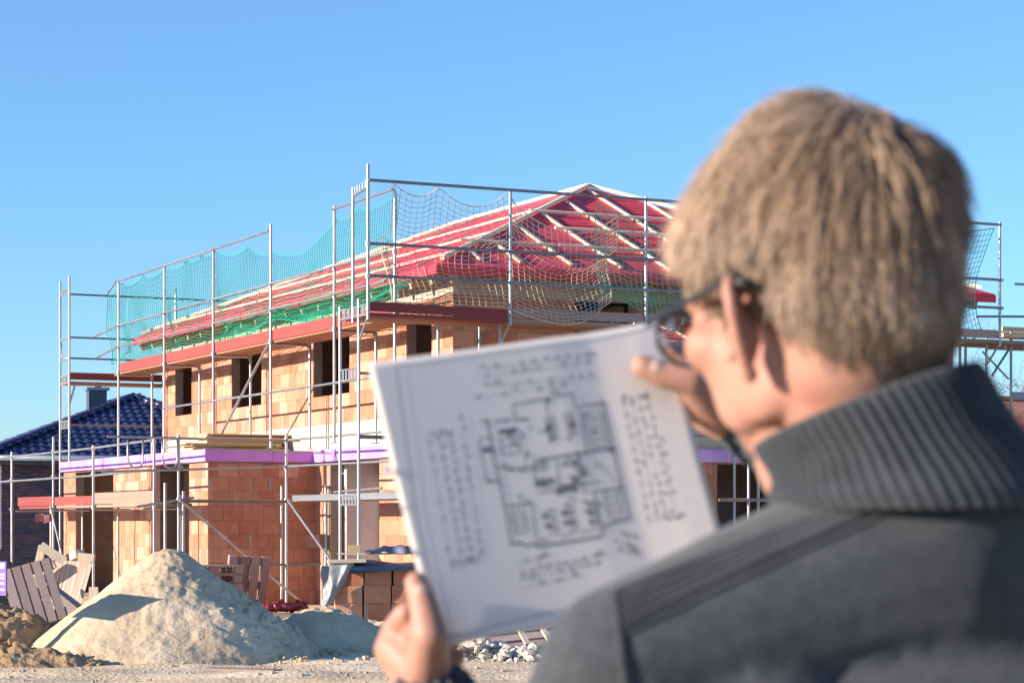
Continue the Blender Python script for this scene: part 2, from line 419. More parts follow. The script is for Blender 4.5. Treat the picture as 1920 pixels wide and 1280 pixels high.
# purple foam edge insulation, board by board
def foam(O, d, n, s0, s1, z0, z1, step=1.25, first=None):
    s = s0
    while s < s1-.02:
        e = min(s1, s+step); m = MB()
        m.box(O + d*((s+e)/2) + n*(.02+random.uniform(-.002,.002)) + UP*(z0+z1)/2, d*((e-s)/2-.003), n*.06, UP*((z1-z0)/2+random.uniform(-.004,.004)))
        m.build("insulation_board", MAT["purple"], house); s = e
foam(BAY, D1, N1, -.078, 9.52, 2.528, 2.735)
foam(BAY, D2, N2, -.075, 1.94, 2.526, 2.733)
foam(CU, D1, N1, -.08, 5.97, 2.53, 2.738)
foam(CU, D2, N2, -.078, 9.57, 2.45, 2.655)
# grey concrete post at the jamb of the big opening
m = MB(); m.box(CU + D1*5.40 - N1*.16 + UP*1.26, D1*.09, N1*.10, UP*1.26); m.build("corner_post", MAT["plank"], house)

# bricks: the 300 that show largest are objects, the rest one mesh per wall
def hidden(p):
    x, y = px(p)
    if not (-5 < x < 1925 and 0 < y < 1200): return True
    e = 680 - (x-690)*.14
    if 690 < x < 1300 and y > e: return True
    if x > 1300 and y < 815: return True
    return x > 1450
def score(bk):
    c, d, n, L, h, w = bk
    if hidden(c) or n.dot(c.normalized()) > 0: return 0
    y1 = px(c)[1]
    if n == N2 and c.z > 4.7: return .5
    sc = L*abs(d.dot(Vector((1,0,0))) + .0)*h/(c.y*c.y)*1e4
    if 100 < px(c)[0] < 600 and y1 > 1075 : sc *= .3
    return max(sc, .05)
BRICKS.sort(key=score, reverse=True)
_bm = {}
rest = {}
for i, (c, d, n, L, h, w) in enumerate(BRICKS):
    if i < 300:
        key = (L, h)
        if key not in _bm:
            m = MB(); m.box((0,0,0), Vector((L/2,0,0)), Vector((0,.025,0)), Vector((0,0,h/2))); me = m.mesh("brick"); me.materials.append(MAT["clay"]); _bm[key] = me
        o = link("brick", _bm[key], None, w); o.location = c - parent_loc(w); o.rotation_euler = (0, 0, math.atan2(d.y, d.x) + random.uniform(-.004,.004))
    else:
        rest.setdefault(w.name, [w, []])[1].append((c, d, n, L, h))
for w, lst in rest.values():
    # built in wall-aligned axes so that the combing runs the same way as on the single bricks
    d = lst[0][1]; ang = math.atan2(d.y, d.x); rot = Matrix.Rotation(-ang, 3, 'Z'); base = parent_loc(w); m = MB(); tint = []
    for (c, d, n, L, h) in lst:
        lc = rot @ (c - base); m.box(lc, Vector((L/2,0,0)), Vector((0,.025,0)), Vector((0,0,h/2))); tint += [random.random()]*8
    me = m.mesh("brick_field"); me.materials.append(MAT["clay"]); a = me.attributes.new("tint", 'FLOAT', 'POINT'); a.data.foreach_set("value", tint)
    o = link("brick_field", me, None, w); o.rotation_euler = (0,0,ang); o["kind"] = "stuff"

# ------------------------------------------------------------------ roof
EV = CU + N1*.5 + N2*.5; EW, ELN, EZ, RUN, RISE = 10.57, 15.9, 5.40, 5.0, 2.15
def rp(t, u, z=None):
    """point over the roof plan: t along the hip end, u along the long side"""
    return EV + D2*t + D1*u + UP*(EZ if z is None else z)
half = EW/2; AP = rp(half, RUN, EZ+RISE); AQ = rp(half, ELN-RUN, EZ+RISE)
c00, c10, c11, c01 = rp(0,0), rp(EW,0), rp(EW,ELN), rp(0,ELN)
m = MB()
roof_th = Vector((0,0,-.10))
top = [c00, c10, c11, c01, AP, AQ]
m.v = [Vector(p) for p in top] + [Vector(p)+roof_th for p in top]
m.f = [(0,1,4),(1,2,5,4),(2,3,5),(3,0,4,5),(6,10,7),(7,10,11,8),(8,11,9),(9,11,10,6),(0,6,7,1),(1,7,8,2),(2,8,9,3),(3,9,6,0)]
roof = m.build("roof", MAT["membrane"], house)
SL_F = RISE/RUN; SL_S = RISE/half
def onF(t, u, lift=.0): return rp(t, u, EZ + u*SL_F + lift)      # hip end, u = horizontal run from the eave
def onS(u, t, lift=.0): return rp(t, u, EZ + t*SL_S + lift)      # long side, t = horizontal run from the eave
nF = Vector((D2.cross(Vector((D1.x, D1.y, SL_F))))).normalized(); nF = nF if nF.z > 0 else -nF
nS = Vector((D1.cross(Vector((D2.x, D2.y, SL_S))))).normalized(); nS = nS if nS.z > 0 else -nS
hipt = lambda u: u*half/RUN
# counter battens on the hip end, up to the hips
for t in (.86, 1.55, 2.45, 3.34, 4.25, 5.15, 6.05, 6.95, 7.85, 8.8, 9.7):
    umax = min(t, EW-t)*RUN/half - .12
    bar("batten", onF(t, .22, .03), onF(t, umax, .03), .055, .04, MAT["batten"], roof, nF)
for (u, a, e) in ((1.08, .9, 2.6), (1.09, 2.66, EW-1.4), (2.08, 3.1, 8.2), (3.02, hipt(3.02)-.1, EW-hipt(3.02)+.05), (.32, 6.2, 9.9)):
    bar("batten", onF(a, u, .07), onF(e, u, .07), .06, .04, MAT["batten"], roof, nF)
# long side: counter battens and tiling battens
for k in range(4):
    u = 1.2 + k*4.1; tm = min(half, u*half/RUN, (ELN-u)*half/RUN) - .1
    if tm > .4: bar("batten", onS(u, .2, .02), onS(u, tm, .02), .05, .028, MAT["batten"], roof, nS)
for t in (.6, 1.9, 3.5):
    ua = t*RUN/half; u = ua + random.uniform(.02,.5)
    while u < ELN-ua-.5:
        e = min(u + random.choice((4.0, 5.0, 3.0)), ELN-ua)
        bar("batten", onS(u, t, .052+random.uniform(0,.004)), onS(e, t+random.uniform(-.03,.03), .052), .06, .032, MAT["batten"], roof, nS); u = e+.01
# hip and ridge battens
for (a, e) in ((c00, AP), (c10, AP), (c01, AQ), (c11, AQ), (AP, AQ)):
    v = (e-a); bar("hip_batten", a + v*(.03 if a is not AP else 0) + UP*.05, e + UP*.05, .07, .06, MAT["batten"], roof)
# rafter tails and fascia under the eaves
for k in range(14):
    t = .35 + k*.76; bar("rafter_tail", rp(t, .10, EZ-.20), rp(t, .62, EZ-.20+.52*SL_F*.6), .08, .14, MAT["rafter"], roof)
for k in range(20):
    u = .45 + k*.80; bar("rafter_tail", rp(.10, u, EZ-.20), rp(.62, u, EZ-.20+.52*SL_S*.6), .08, .14, MAT["rafter"], roof)
# laps of the membrane strips, with the printing along their edges
MAT["lap"] = M("membrane_print", (.10,.01,.03), rough=.6)
for u in (.75, 1.6, 2.55, 3.5, 4.3):
    a, e = hipt(u)+.15, EW-hipt(u)-.15; bar("membrane_lap", onF(a, u, .004), onF(e, u-.02, .004), .05, .014, MAT["membrane"], roof, nF)
    rl = random.Random(int(u*100)); t = a + .4
    while t < e-.6:
        if rl.random() < .4:
            for k in range(rl.randint(4, 9)): bar("print_mark", onF(t+k*.055, u+.09, .004), onF(t+k*.055+rl.uniform(.02,.04), u+.09+rl.uniform(-.01,.01), .004), rl.uniform(.02,.045), .004, MAT["lap"], roof, nF)
        t += 1.1
for t in (.9, 1.9, 2.9, 3.9):
    ua = t*RUN/half; bar("membrane_lap", onS(ua+.2, t, .004), onS(ELN-ua-.2, t, .004), .05, .014, MAT["membrane"], roof, nS)
bar("eave_board", rp(-.01, -.012, EZ-.085), rp(EW+.01, -.012, EZ-.085), .02, .13, MAT["membrane"], roof)
bar("eave_board", rp(-.012, .0, EZ-.085), rp(-.012, ELN, EZ-.085), .02, .13, MAT["membrane"], roof)
bar("wall_plate", rp(.5, .58, EZ-.05), rp(EW-.5, .58, EZ-.05), .12, .10, MAT["rafter"], roof)
bar("wall_plate", rp(.58, .75, EZ-.05), rp(.58, ELN-.5, EZ-.05), .12, .10, MAT["rafter"], roof)
# ------------------------------------------------------------------ scaffolds
RP, RR = .0245, .021
def coupler_mesh():
    if 'cp' not in _unit:
        m = MB(); m.tube([(0,0,-.035),(0,0,.035)], .036, 8); m.box((.04,0,0), Vector((.03,0,0)), Vector((0,.022,0)), Vector((0,0,.02)))
        m.tube([(.03,.02,0),(.03,.07,0)], .009, 6)
        me = m.mesh("coupler"); me.materials.append(MAT["steel"]); _unit['cp'] = me
    return _unit['cp']
class Scaffold:
    def __init__(s, base, label):
        s.r = thing("scaffold", base, label, "scaffold"); s.b = Vector(base)
    def post(s, p, z0, z1, plate=True, mat="steel"):
        rod("post", V3(p, z0), V3(p, z1), RP, MAT[mat], s.r)
        if plate: bar("base_plate", V3(p, z0)+Vector((-.075,0,.006)), V3(p, z0)+Vector((.075,0,.006)), .15, .012, MAT["steel"], s.r)
    def rail(s, a, e, name="rail", mat="steel", r=RR): rod(name, a, e, r, MAT[mat], s.r)
    def clip(s, p, z, ang=0.0):
        o = link("coupler", coupler_mesh(), None, s.r); o.location = V3(p, z) - s.b; o.rotation_euler = (0, 0, ang)
    def board(s, a, e, w, h, mat="deck", name="deck_board"): return bar(name, a, e, w, h, MAT[mat], s.r)
    def frame(s, pa, pb, z, h=.14):
        """perforated end transom between two posts: two chords and uprights"""
        for k in (0, h): rod("transom", V3(pa, z+k), V3(pb, z+k), .014, MAT["steel"], s.r)
        for k in range(1, 6): 
            q = V3(pa, z).lerp(V3(pb, z), k/6); bar("transom_web", q+UP*.004, q+UP*(h-.004), .012, .05, MAT["steel"], s.r, up=(V3(pb,0)-V3(pa,0)))
    def bent(s, pts, r=.014, name="guard_loop"):
        m = MB(); m.tube(pts, r, 8); m.build(name, MAT["steel"], s.r, smooth=True)

# --- A: catch scaffold along the long sunny side (outer row W, inner row WI)
R0 = Vector((-2.89, 37.37, 0))
W = lambda w, z=0.0: R0 + D1*w + UP*z
WI = lambda w, z=0.0: R0 + D1*w - N1*.73 + UP*z
A = Scaffold(W(6.0), "galvanised catch scaffold with red boards along the sunny long wall of the house")
rows = [12.28, 9.10, 6.09, 3.0, 0.0, -2.49]
tops = [6.54, 6.55, 6.56, 6.66, 6.60, 6.55]
for w, zt in zip(rows, tops):
    z0 = 2.75
    A.post(W(w), z0, zt); A.post(WI(w), z0, 4.60, True)
    rod("transom", W(w, 4.565), WI(w, 4.565), .022, MAT["steel"], A.r)
    A.bent([WI(w, 4.2), WI(w, 4.5), WI(w, 4.56) + N1*.05], .022, "knee")
    for z in (5.15, 5.60, 4.60): A.clip(W(w), z, math.atan2(D1.y, D1.x))
ext = {5.60: 14.2, 5.15: 13.7}
for z in (6.53, 5.60, 5.15):
    for i in range(5):
        a, e = rows[i], rows[i+1]
        if z == 6.53 and i == 3: continue
        if i == 4 and z != 6.53: e = -2.2
        A.rail(W(a, z + .004*i) + N1*.035, W(e, z + .004*i) + N1*.035)
    if z in ext: A.rail(W(ext[z], z-.12) + N1*.05, W(12.28, z) + N1*.05)
A.rail(W(13.1, 6.28) + N1*.05, W(12.28, 6.54) + N1*.05)
for i in range(5):
    a, e = rows[i], rows[i+1]
    if i > 0: A.rail(W(a, 3.72) + N1*.03, W(e, 3.72) + N1*.03)
    n_b = 2
    for k in range(n_b):
        o = N1*(-.2 - k*.34); A.board(W(a-.03, 4.615) + o, W(e+.03, 4.615) + o, .31, .05, "deck")
    A.board(W(a-.04, 4.72) - N1*.035, W(e+.04, 4.72) - N1*.035, .032, .19, "red_board", "toe_board")
# diagonal brace, spanning a bay
A.rail(W(3.02, 4.55) + N1*.045, W(6.0, 2.80) + N1*.045, "brace", r=.024)
A.rail(W(9.2, 2.95), W(6.09, 2.90), "rail")
A.board(W(13.0, 4.60) - N1*.25, W(12.2, 4.63) - N1*.25, .30, .05, "plank")

# --- B: rear scaffold, its end frame standing clear at the far left
FB = Vector((-9.36, 48.56, 0)); FBf = FB + D1*.73
B_ = Scaffold(FB, "far scaffold behind the house with its bare end frame rising beside the blue roof")
B_.post(FB, 0, 6.66); B_.post(FBf, 0, 6.62)
B_.frame(FB, FBf, 6.30, .10); B_.frame(FB, FBf, 4.42, .16); B_.frame(FB, FBf, 3.46, .16)
rod("transom", FB + UP*5.36, FBf + UP*5.36, .018, MAT["steel"], B_.r); rod("transom", FB + UP*4.92, FBf + UP*4.92, .018, MAT["steel"], B_.r)
B_.bent([FBf + UP*5.3 - D1*.1, FBf + UP*5.0 - D1*.1, FBf + UP*4.94 - D1*.16, FB + UP*4.94], .014)
for z in (6.28, 5.37, 4.93): B_.rail(FB + UP*z + N2*.03, FB + UP*z + D2*9.5 + N2*.03, mat="steel_dark")
B_.rail(FB + UP*3.52 + N2*.03, FB + UP*3.52 + D2*4.6 + N2*.03, mat="plank")
for k in range(4):
    a = D2*(k*2.57); e = D2*(k*2.57+2.54)
    B_.board(FB + a + D1*.05 + UP*4.56, FB + e + D1*.05 + UP*4.56, .03, .15, "red_board", "toe_board")
    for j in range(2): B_.board(FB + a + D1*(.2+j*.33) + UP*4.42, FB + e + D1*(.2+j*.33) + UP*4.42, .31, .05, "deck")
B_.rail(FB + UP*4.36 + D2*.12, FB + UP*3.95, "brace")
for k in (1, 2, 3): B_.post(FB + D2*2.57*k, 0, 4.5); B_.post(FBf + D2*2.57*k, 0, 6.6)

# --- C: low scaffold round the bay
ang1 = math.atan2(D1.y, D1.x); ang2 = math.atan2(D2.y, D2.x)
C0 = Vector((-6.25, 39.64, 0)); L_ = lambda t, z=0.0: C0 + D1*t + UP*z
LI = lambda t, z=0.0: C0 + D1*t - N1*.73 + UP*z
C_ = Scaffold(C0, "low scaffold wrapped round the flat-roofed bay, one deck of red and grey boards")
lp = [(-.246, 2.93), (3.53, 2.90), (6.39, 3.15), (9.75, 2.95)]
for t, zt in lp:
    C_.post(L_(t), 0, zt)
    C_.clip(L_(t), 2.36, ang1); C_.clip(L_(t), 2.84, ang1); C_.clip(L_(t), 1.74, ang1)
for (t, zt) in ((9.35, 1.85), (6.9, 1.85), (4.4, 1.95), (.55, 1.95)): C_.post(LI(t), 0, zt)
for t in (.4, 3.53, 6.39, 9.4): rod("transom", L_(t, 1.70), LI(t, 1.70), .02, MAT["steel"], C_.r)
for z, n in ((2.84, 0), (2.33, 1)):
    q = [-.246, 3.53, 6.39, 9.75, 12.5]
    for i in range(4): C_.rail(L_(q[i], z+.03*(i == 0)) + N1*.035, L_(q[i+1], z) + N1*.035)
q = [(-.2, 3.5, "plank", "plank", .21), (3.56, 6.36, "red_board", "plank", .16), (6.44, 9.3, "red_board", "red_board", .18)]
for a, e, tm, dm, h in q:
    C_.board(L_(a, 1.80+h/2) - N1*.03, L_(e, 1.80+h/2) - N1*.03, .035, h, tm, "toe_board")
    for k in range(2): C_.board(L_(a, 1.765) - N1*(.2+.34*k), L_(e, 1.765) - N1*(.2+.34*k), .31, .05, dm)
C_.rail(L_(6.42, 1.78) + N1*.05, L_(4.9, .1) + N1*.05, "brace")
# front of the bay
G0 = Vector((-4.85, 39.16, 0)); G = lambda s_, z=0.0: G0 + D2*s_ + UP*z
GI = lambda s_, z=0.0: G0 + D2*s_ - N2*.73 + UP*z
C_.post(G(-.867), 0, 2.95); C_.post(G(1.065), 0, 2.95)
C_.post(G(-1.2)+N2*.3, 0, 2.12); C_.post(GI(-.55), 0, 2.0); C_.post(GI(1.25), 0, 2.1); C_.post(GI(2.0)+N2*.2, 0, 2.13); C_.post(GI(2.15), 0, 2.05)
C_.rail(G(-1.05, 2.875) + N2*.03, G(1.3, 2.87) + N2*.03, mat="steel"); C_.rail(G(-2.2, 2.30) + N2*.03, G(1.1, 2.42) + N2*.03)
C_.rail(G(1.0, 2.42) + N2*.03, W(-2.4, 2.40)); C_.rail(G(1.1, 2.88), W(-2.4, 2.86))
C_.rail(G(-.867, 1.82) + N2*.03, G(1.1, 1.82) + N2*.03, mat="plank", r=.028)
C_.rail(G(-.2, .72), G(1.7, .74), mat="steel_dark"); C_.rail(G(-1.6, 1.72), G(-.6, 1.88))
C_.rail(G(-.867, 1.84) + N2*.05, G(1.365, .05) + N2*.05, "brace", r=.024)
C_.rail(G(-.4, 2.72)-N2*.02, G(1.9, 2.66)-N2*.02, r=.012)
for s_ in (-.867, 1.065):
    for z in (1.84, 2.40, 2.88): C_.clip(G(s_), z, ang2)
for s_, k in ((-1.75, .0), (-1.15, .06)):      # U-shaped guard loops
    a = G(s_, 2.87) ; w_ = .26
    pts = [a, a - UP*.36, a - UP*.46 + D2*.05, a - UP*.49 + D2*.10, a - UP*.49 + D2*(w_-.07), a - UP*.46 + D2*(w_-.03), a - UP*.38 + D2*w_, a + D2*w_]
    C_.bent(pts, .017)
C_.rail(G(-2.1, 2.89), G(-.8, 2.88))
# deck beside the big opening
C_.rail(W(2.15, 1.84), W(-1.3, .1), "brace", r=.024)
for k in range(2): C_.board(W(1.95, 1.84) - N1*(.2+.34*k), W(-3.6, 1.84) - N1*(.2+.34*k), .31, .06, "plank")
C_.board(W(1.9, 1.87) + N1*.0, W(-3.6, 1.87) + N1*.0, .03, .10, "steel", "toe_board")
C_.rail(W(1.9, 1.98) - N1*.75, W(-.2, 2.02) - N1*.75)

# --- D: scaffold in front of the hip end
FO = Vector((-.467, 34.775, 0)); X = lambda s_, z=0.0: FO + D2*s_ + UP*z               # lower outer row
XI = lambda s_, z=0.0: FO + D2*s_ - N2*.73 + UP*z
UO = Vector((-.309, 34.45, 0)); U = lambda s_, z=0.0: UO + D2*s_ + UP*z                # upper row on consoles
D_ = Scaffold(X(0), "tall scaffold with dark red toe board in front of the red hip end")
bays = [-2.0, .317, 2.656, 4.93, 7.2, 9.48]
for i, s_ in enumerate(bays):
    zt = [6.69, 6.47, 6.50, 6.48, 6.47, 6.50][i]
    D_.post(X(s_), 0, 4.68 if i else 4.75); D_.post(XI(s_), 0, 4.70)
    D_.post(U(s_), 4.42, zt, False)
    rod("transom", XI(s_, 4.50), U(s_, 4.50), .024, MAT["steel"], D_.r)
    D_.rail(U(s_, 4.47), X(s_, 4.12), "console_strut", r=.017)
    for z in (5.06, 5.53): D_.clip(U(s_), z, ang2)
D_.post(U(-2.0) + D1*.58, 4.42, 6.42, False)
rod("transom", U(-2.0, 6.30) + D1*.58, U(-2.0, 6.36), .022, MAT["steel"], D_.r)
for k in range(5): q = (U(-2.0, 6.33) + D1*.58).lerp(U(-2.0, 6.38), (k+.6)/5.5); rod("hook", q, q + UP*.09, .008, MAT["steel"], D_.r)
D_.frame(XI(-2.0), U(-2.0), 4.50, .14); D_.frame(XI(-2.0), X(-2.0), 3.58, .16); D_.frame(XI(-2.0), X(-2.0), 1.72, .14)
for z in (6.455, 5.53, 5.06):
    for i in range(5): D_.rail(U(bays[i], z) + N2*.03, U(bays[i+1], z) + N2*.03, mat="steel_dark", r=.024)
for i in range(6):
    a = bays[i]+.04; e = (bays[i+1] if i < 5 else 11.6)-.04
    tb, dm = ("red_board", "red_board") if i < 1 else ("pallet", "plank")
    if i < 5: D_.board(U(a, 4.62) - N2*.03, U(e, 4.62-.03*(i == 0)) - N2*.03, .03, .14, tb, "toe_board")
    for k in range(3): D_.board(U(a, 4.50) - N2*(.17+.33*k), U(e, 4.50) - N2*(.17+.33*k), .31, .055, dm if k == 0 else "deck")
D_.rail(X(-2.0, 3.66), X(.317, 3.70), mat="steel_dark"); D_.rail(X(-2.0, 2.72), X(-.3, 2.72), mat="steel_dark", r=.03)
D_.rail(X(2.7, 2.83), X(9.48, 2.86), mat="steel_dark"); D_.rail(X(4.4, 2.5), X(5.25, 3.25), "brace", "steel_dark")
D_.post(X(4.93) - D2*.18 , 0, 4.4, True); D_.post(X(5.75) + N2*.1, 0, 2.9, True)
D_.rail(X(4.2, 1.82), X(6.6, 1.82), mat="pallet", r=.028)
# run-out at the far right
D_.post(X(10.0), 0, 4.72); D_.post(XI(9.6), 0, 4.72)
D_.rail(U(9.0, 4.90), U(12.2, 5.02) , mat="steel_dark"); D_.rail(U(9.8, 5.48), U(12.2, 5.50), mat="steel_dark")
D_.bent([U(10.0, 5.50), U(10.03, 5.14), U(10.1, 5.06), U(12.2, 5.06)], .015)
D_.frame(X(9.48), X(9.48)+D2*2.4, 4.40, .13)
D_.rail(X(9.6, 3.95), X(9.95, 4.4), "brace", "steel_dark"); D_.rail(X(9.4, 4.35), X(9.95, 3.9), "brace", "steel_dark", .016)
for k in range(2): D_.board(X(9.4, 3.58) - N2*(.15+.33*k), X(12.2, 3.60) - N2*(.15+.33*k), .31, .06, "deck")
D_.board(X(10.0, 3.62) + N2*.02, X(12.2, 3.64) + N2*.02, .02, .13, "steel_dark", "toe_board")
D_.rail(X(9.2, 2.98), X(10.4, 2.97), mat="steel_dark"); D_.rail(X(10.1, 2.85), X(11.6, 3.6), "brace", "steel_dark")
# loose timbers on the run-out
for k, (a, e, dy, z, m_) in enumerate(((9.5, 11.9, .0, 4.60, "yellow_wood"), (9.55, 11.2, .12, 4.655, "yellow_wood"), (9.6, 12.1, -.25, 4.60, "rafter"), (9.7, 10.9, -.1, 4.72, "rafter"))):
    o = bar("timber", U(a, z+.02) - N2*(.35+dy), U(e, z+.02) - N2*(.33+dy), .10, .07, MAT[m_])
    tag(o, ["long pale timber lying lowest on the right end of the scaffold deck", "short pale timber on top of the others at the right scaffold end",
            "timber at the rear of the right scaffold deck", "short brown timber laid on the stack at the right scaffold end"][k], "timber", "timbers on the scaffold at the right")

# ------------------------------------------------------------------ safety nets (each strand a thin cord)
def net(name, P, nu, nv, r, mat, label, skip=None, rope=True):
    """P(u, v) -> point; nu columns, nv rows"""
    m = MB(); pts = [[P(i/nu, j/nv) for i in range(nu+1)] for j in range(nv+1)]
    for j in range(nv+1): m.tube(pts[j], r*(1.9 if rope and j in (0, nv) else 1), 3, False)
    for i in range(nu+1): m.tube([pts[j][i] for j in range(nv+1)], r*(1.7 if rope and i in (0, nu) else 1), 3, False)
    o = m.build(name, mat, None, loc=P(.5, 1.0)); tag(o, label, "net", "safety nets on the scaffold"); return o
def lerp_pts(tab, x):
    for (a, ya), (c, yc) in zip(tab, tab[1:]):
        if x <= c or (c, yc) == tab[-1]:
            k = (x-a)/(c-a); return ya + (yc-ya)*max(0, min(1, k))
def scallop(x, knots, depth):
    for a, c in zip(knots, knots[1:]):
        if a <= x <= c: k = (x-a)/(c-a); return depth*4*k*(1-k)*min(1.4, (c-a)/1.5)
    return 0
kn = [-2.45, -.9, 0.0, 3.0, 4.4, 6.09, 6.9, 7.9, 9.1, 10.6, 12.25]
toptab = [(-2.45, 6.50), (-.9, 6.46), (0, 6.38), (1.6, 6.12), (3.0, 6.15), (4.2, 6.40), (6.09, 6.52), (9.1, 6.52), (12.25, 6.5), (13.0, 6.2)]
def net_a(u, v):
    w = -2.45 + u*(12.9+2.45)
    zt = lerp_pts(toptab, w) - scallop(w, kn, .095)
    nn = noise.noise(Vector((w*.7, v*2.5, 2.0)))
    zb = 4.80 + .07*math.sin(w*1.7) + .05*noise.noise(Vector((w*1.9, 0, 5)))
    vv = v**.82 if v < .78 else .78**.82 + (v-.78)*.9*(1-.78**.82)/.22 + .0
    z = zt + (zb-zt)*min(1, vv) + .05*v*(1-v)*4*nn*1.5
    slack = .04 + .30*max(0, v-.45)**1.2 + .08*nn + .05*math.sin(w*4+v*3)*v
    if w > 12.3: slack -= (w-12.3)*.15; z -= (w-12.3)*.1*math.sin(v*3.1); 
    wx = w + (.12*math.sin(v*6)*(w > 11.8)) + .03*nn
    if v > .9: slack = min(slack, .10)
    return W(wx, z) - N1*slack + (-N1*.0)
net("safety_net", net_a, 168, 22, .0046, MAT["net_green"], "long green safety net hung along the sunny long side of the roof")
# the net is doubled where it has slid down onto the guard rail
def net_a2(u, v):
    w = -2.3 + u*8.6; nn = noise.noise(Vector((w*.9, v*2, 9)))
    z = 5.22 + .04*math.sin(w*2.1) - v*(.34 + .12*math.sin(w*1.3+1)) + .05*nn
    return W(w, z) - N1*(.10 + .22*math.sin(v*3.14)+.04*nn)
net("safety_net", net_a2, 104, 7, .0056, MAT["net_green"], "slack green net fold gathered over the guard rail below the red eave")
def net_w(u, v):
    s_ = -1.55 + u*3.75; k2 = [-1.55, -.83, .317, 2.2]
    zt = (6.44 if s_ < .4 else 6.36 - (s_-.317)*.10) - scallop(s_, k2, .34 if s_ < .317 else .30)
    nn = noise.noise(Vector((s_*1.1, v*2.2, 4.0)))
    zb = 4.70 if s_ < .25 else 4.70 - .24*math.sin(max(0, min(1, (s_-.25)/1.75))*3.14)
    if s_ > 1.9: zb += (s_-1.9)*.5
    z = zt + (zb-zt)*v**.9 + .05*nn*math.sin(v*3.14)
    bulge = .05 + .32*math.sin(min(1, v*1.05)*3.14)**2*(v > .35) + .08*nn
    if s_ > .25: bulge -= .30*max(0, v-.72)*2.5*math.sin(max(0, min(1, (s_-.25)/1.75))*3.14)
    sx = s_ + .10*nn + .18*math.sin(v*2.6)*(math.sin(s_*1.4))*.6 - .25*v*max(0, s_-.6)*.3
    return U(sx, z) - N2*bulge
net("safety_net", net_w, 38, 23, .0054, MAT["net_white"], "cream coloured safety net sagging in front of the red hip end")
def net_g(u, v):
    s_ = 1.95 + u*3.3; nn = noise.noise(Vector((s_*1.3, v*2, 7)))
    zt = 5.75 + .22*min(1, u*2.0); zb = 4.98 - .42*min(1, (u/.32))**1.3 if u < .32 else 4.56 + .02*math.sin(u*9)
    zt = 6.34 - .25*math.sin(min(1,u*1.6)*3.14)
    z = zt + (zb-zt)*v + .03*nn
    return U(s_ - .12*(1-v)*(1-u), z) - N2*(.06 + .22*math.sin(v*3.14)*.8 + .05*nn)
net("safety_net", net_g, 34, 17, .0062, MAT["net_green"], "green safety net at the hip end beside the cream one, its corner drawn up")
def net_r(u, v):
    s_ = 7.4 + u*2.0; nn = noise.noise(Vector((s_*1.3, v*2, 17)))
    zt = 6.10 + .30*u; zb = 4.62 - .22*math.sin(u*3.1)
    pull = v*(1-v)*4*.20*u
    z = zt + (zb-zt)*v + .04*nn
    return U(s_ - pull - .30*u*max(0, v-.25), z) - N2*(.05 + .14*math.sin(v*3.14) + .05*nn)
net("safety_net", net_r, 24, 20, .0056, MAT["net_green"], "green safety net drooping from the last post at the far right scaffold end")
# ------------------------------------------------------------------ neighbouring house with blue roof
NE1 = Vector((-.33, .945, 0)).normalized(); NE2 = Vector((.945, .33, 0)).normalized()
NC = Vector((-13.3, 58.0, 0)); NA = 4.53; NZ, NR = 3.13, 1.80; NL = 17.0
nb = thing("neighbour_house", NC + NE2*NA, "dark brick bungalow with glazed blue tiled hip roof behind the left scaffold", "house")
MAT["blue_tile"] = M("glazed_blue_tile", (.022,.028,.085), (.032,.037,.11), 3, .28, rand=.22, spec=.55, c3=(.050,.046,.11), s3=2)
MAT["dark_brick"] = brickwork("dark_brickwork", (.035,.040,.08), (.15,.085,.095), (.04,.04,.055), 1.0, .55)
MAT["zinc"] = M("zinc_sheet", (.30,.36,.44), (.24,.29,.36), 6, .4, metal=.6)
MAT["slate"] = M("slate_cladding", (.06,.08,.11), (.045,.06,.085), 8, .6)
def nw(t, u, z=0.0): return NC + NE2*t + NE1*u + UP*z
m = MB(); ins = .45
P4 = [nw(ins, ins), nw(2*NA-ins, ins), nw(2*NA-ins, NL-ins), nw(ins, NL-ins)]
wl_ = MB(); wl_.v = [p + UP*z for z in (0, NZ-.1) for p in P4]; wl_.f = [(0,1,5,4), (1,2,6,5), (2,3,7,6), (3,0,4,7)]
wo = wl_.build("wall", MAT["dark_brick"], nb)
uv = wo.data.uv_layers.new(name="UVMap")
for poly in wo.data.polygons:
    for li, vi in zip(poly.loop_indices, poly.vertices):
        v = wo.data.vertices[vi].co; tdir = NE2 if abs(poly.normal.dot(NE1)) > .5 else NE1
        uv.data[li].uv = (Vector(v).dot(tdir), v.z)
NAP, NAQ = nw(NA, NA, NZ+NR), nw(NA, NL-NA, NZ+NR)
e4 = [nw(0,0,NZ), nw(2*NA,0,NZ), nw(2*NA,NL,NZ), nw(0,NL,NZ)]
m = MB(); m.v = e4 + [NAP, NAQ]; m.v += [p - UP*.08 for p in m.v]
m.f = [(0,1,4),(1,2,5,4),(2,3,5),(3,0,4,5),(6,10,7),(7,10,11,8),(8,11,9),(9,11,10,6),(0,6,7,1),(1,7,8,2),(2,8,9,3),(3,9,6,0)]
nroof = m.build("roof", MAT["slate"], nb)
TW, TE = .245, .345
def tile_geo(mb, M4):
    n = 6; prof = [(TW*(i/n-.5)*1.03, .038*math.sin(i/n*2*math.pi*.98+.4)*.62) for i in range(n+1)]
    b0 = len(mb.v)
    for (yy, zz) in ((-.03, .034), (TE*1.02, .004)):
        for (x, z) in prof: mb.v.append(M4 @ Vector((x, yy, z+zz+.022)))
    for (x, z) in prof: mb.v.append(M4 @ Vector((x, -.03, z+.034+.022-.022)))
    w = n+1
    for i in range(n):
        mb.f.append((b0+i, b0+i+1, b0+w+i+1, b0+w+i)); mb.f.append((b0+i, b0+2*w+i, b0+2*w+i+1, b0+i+1))
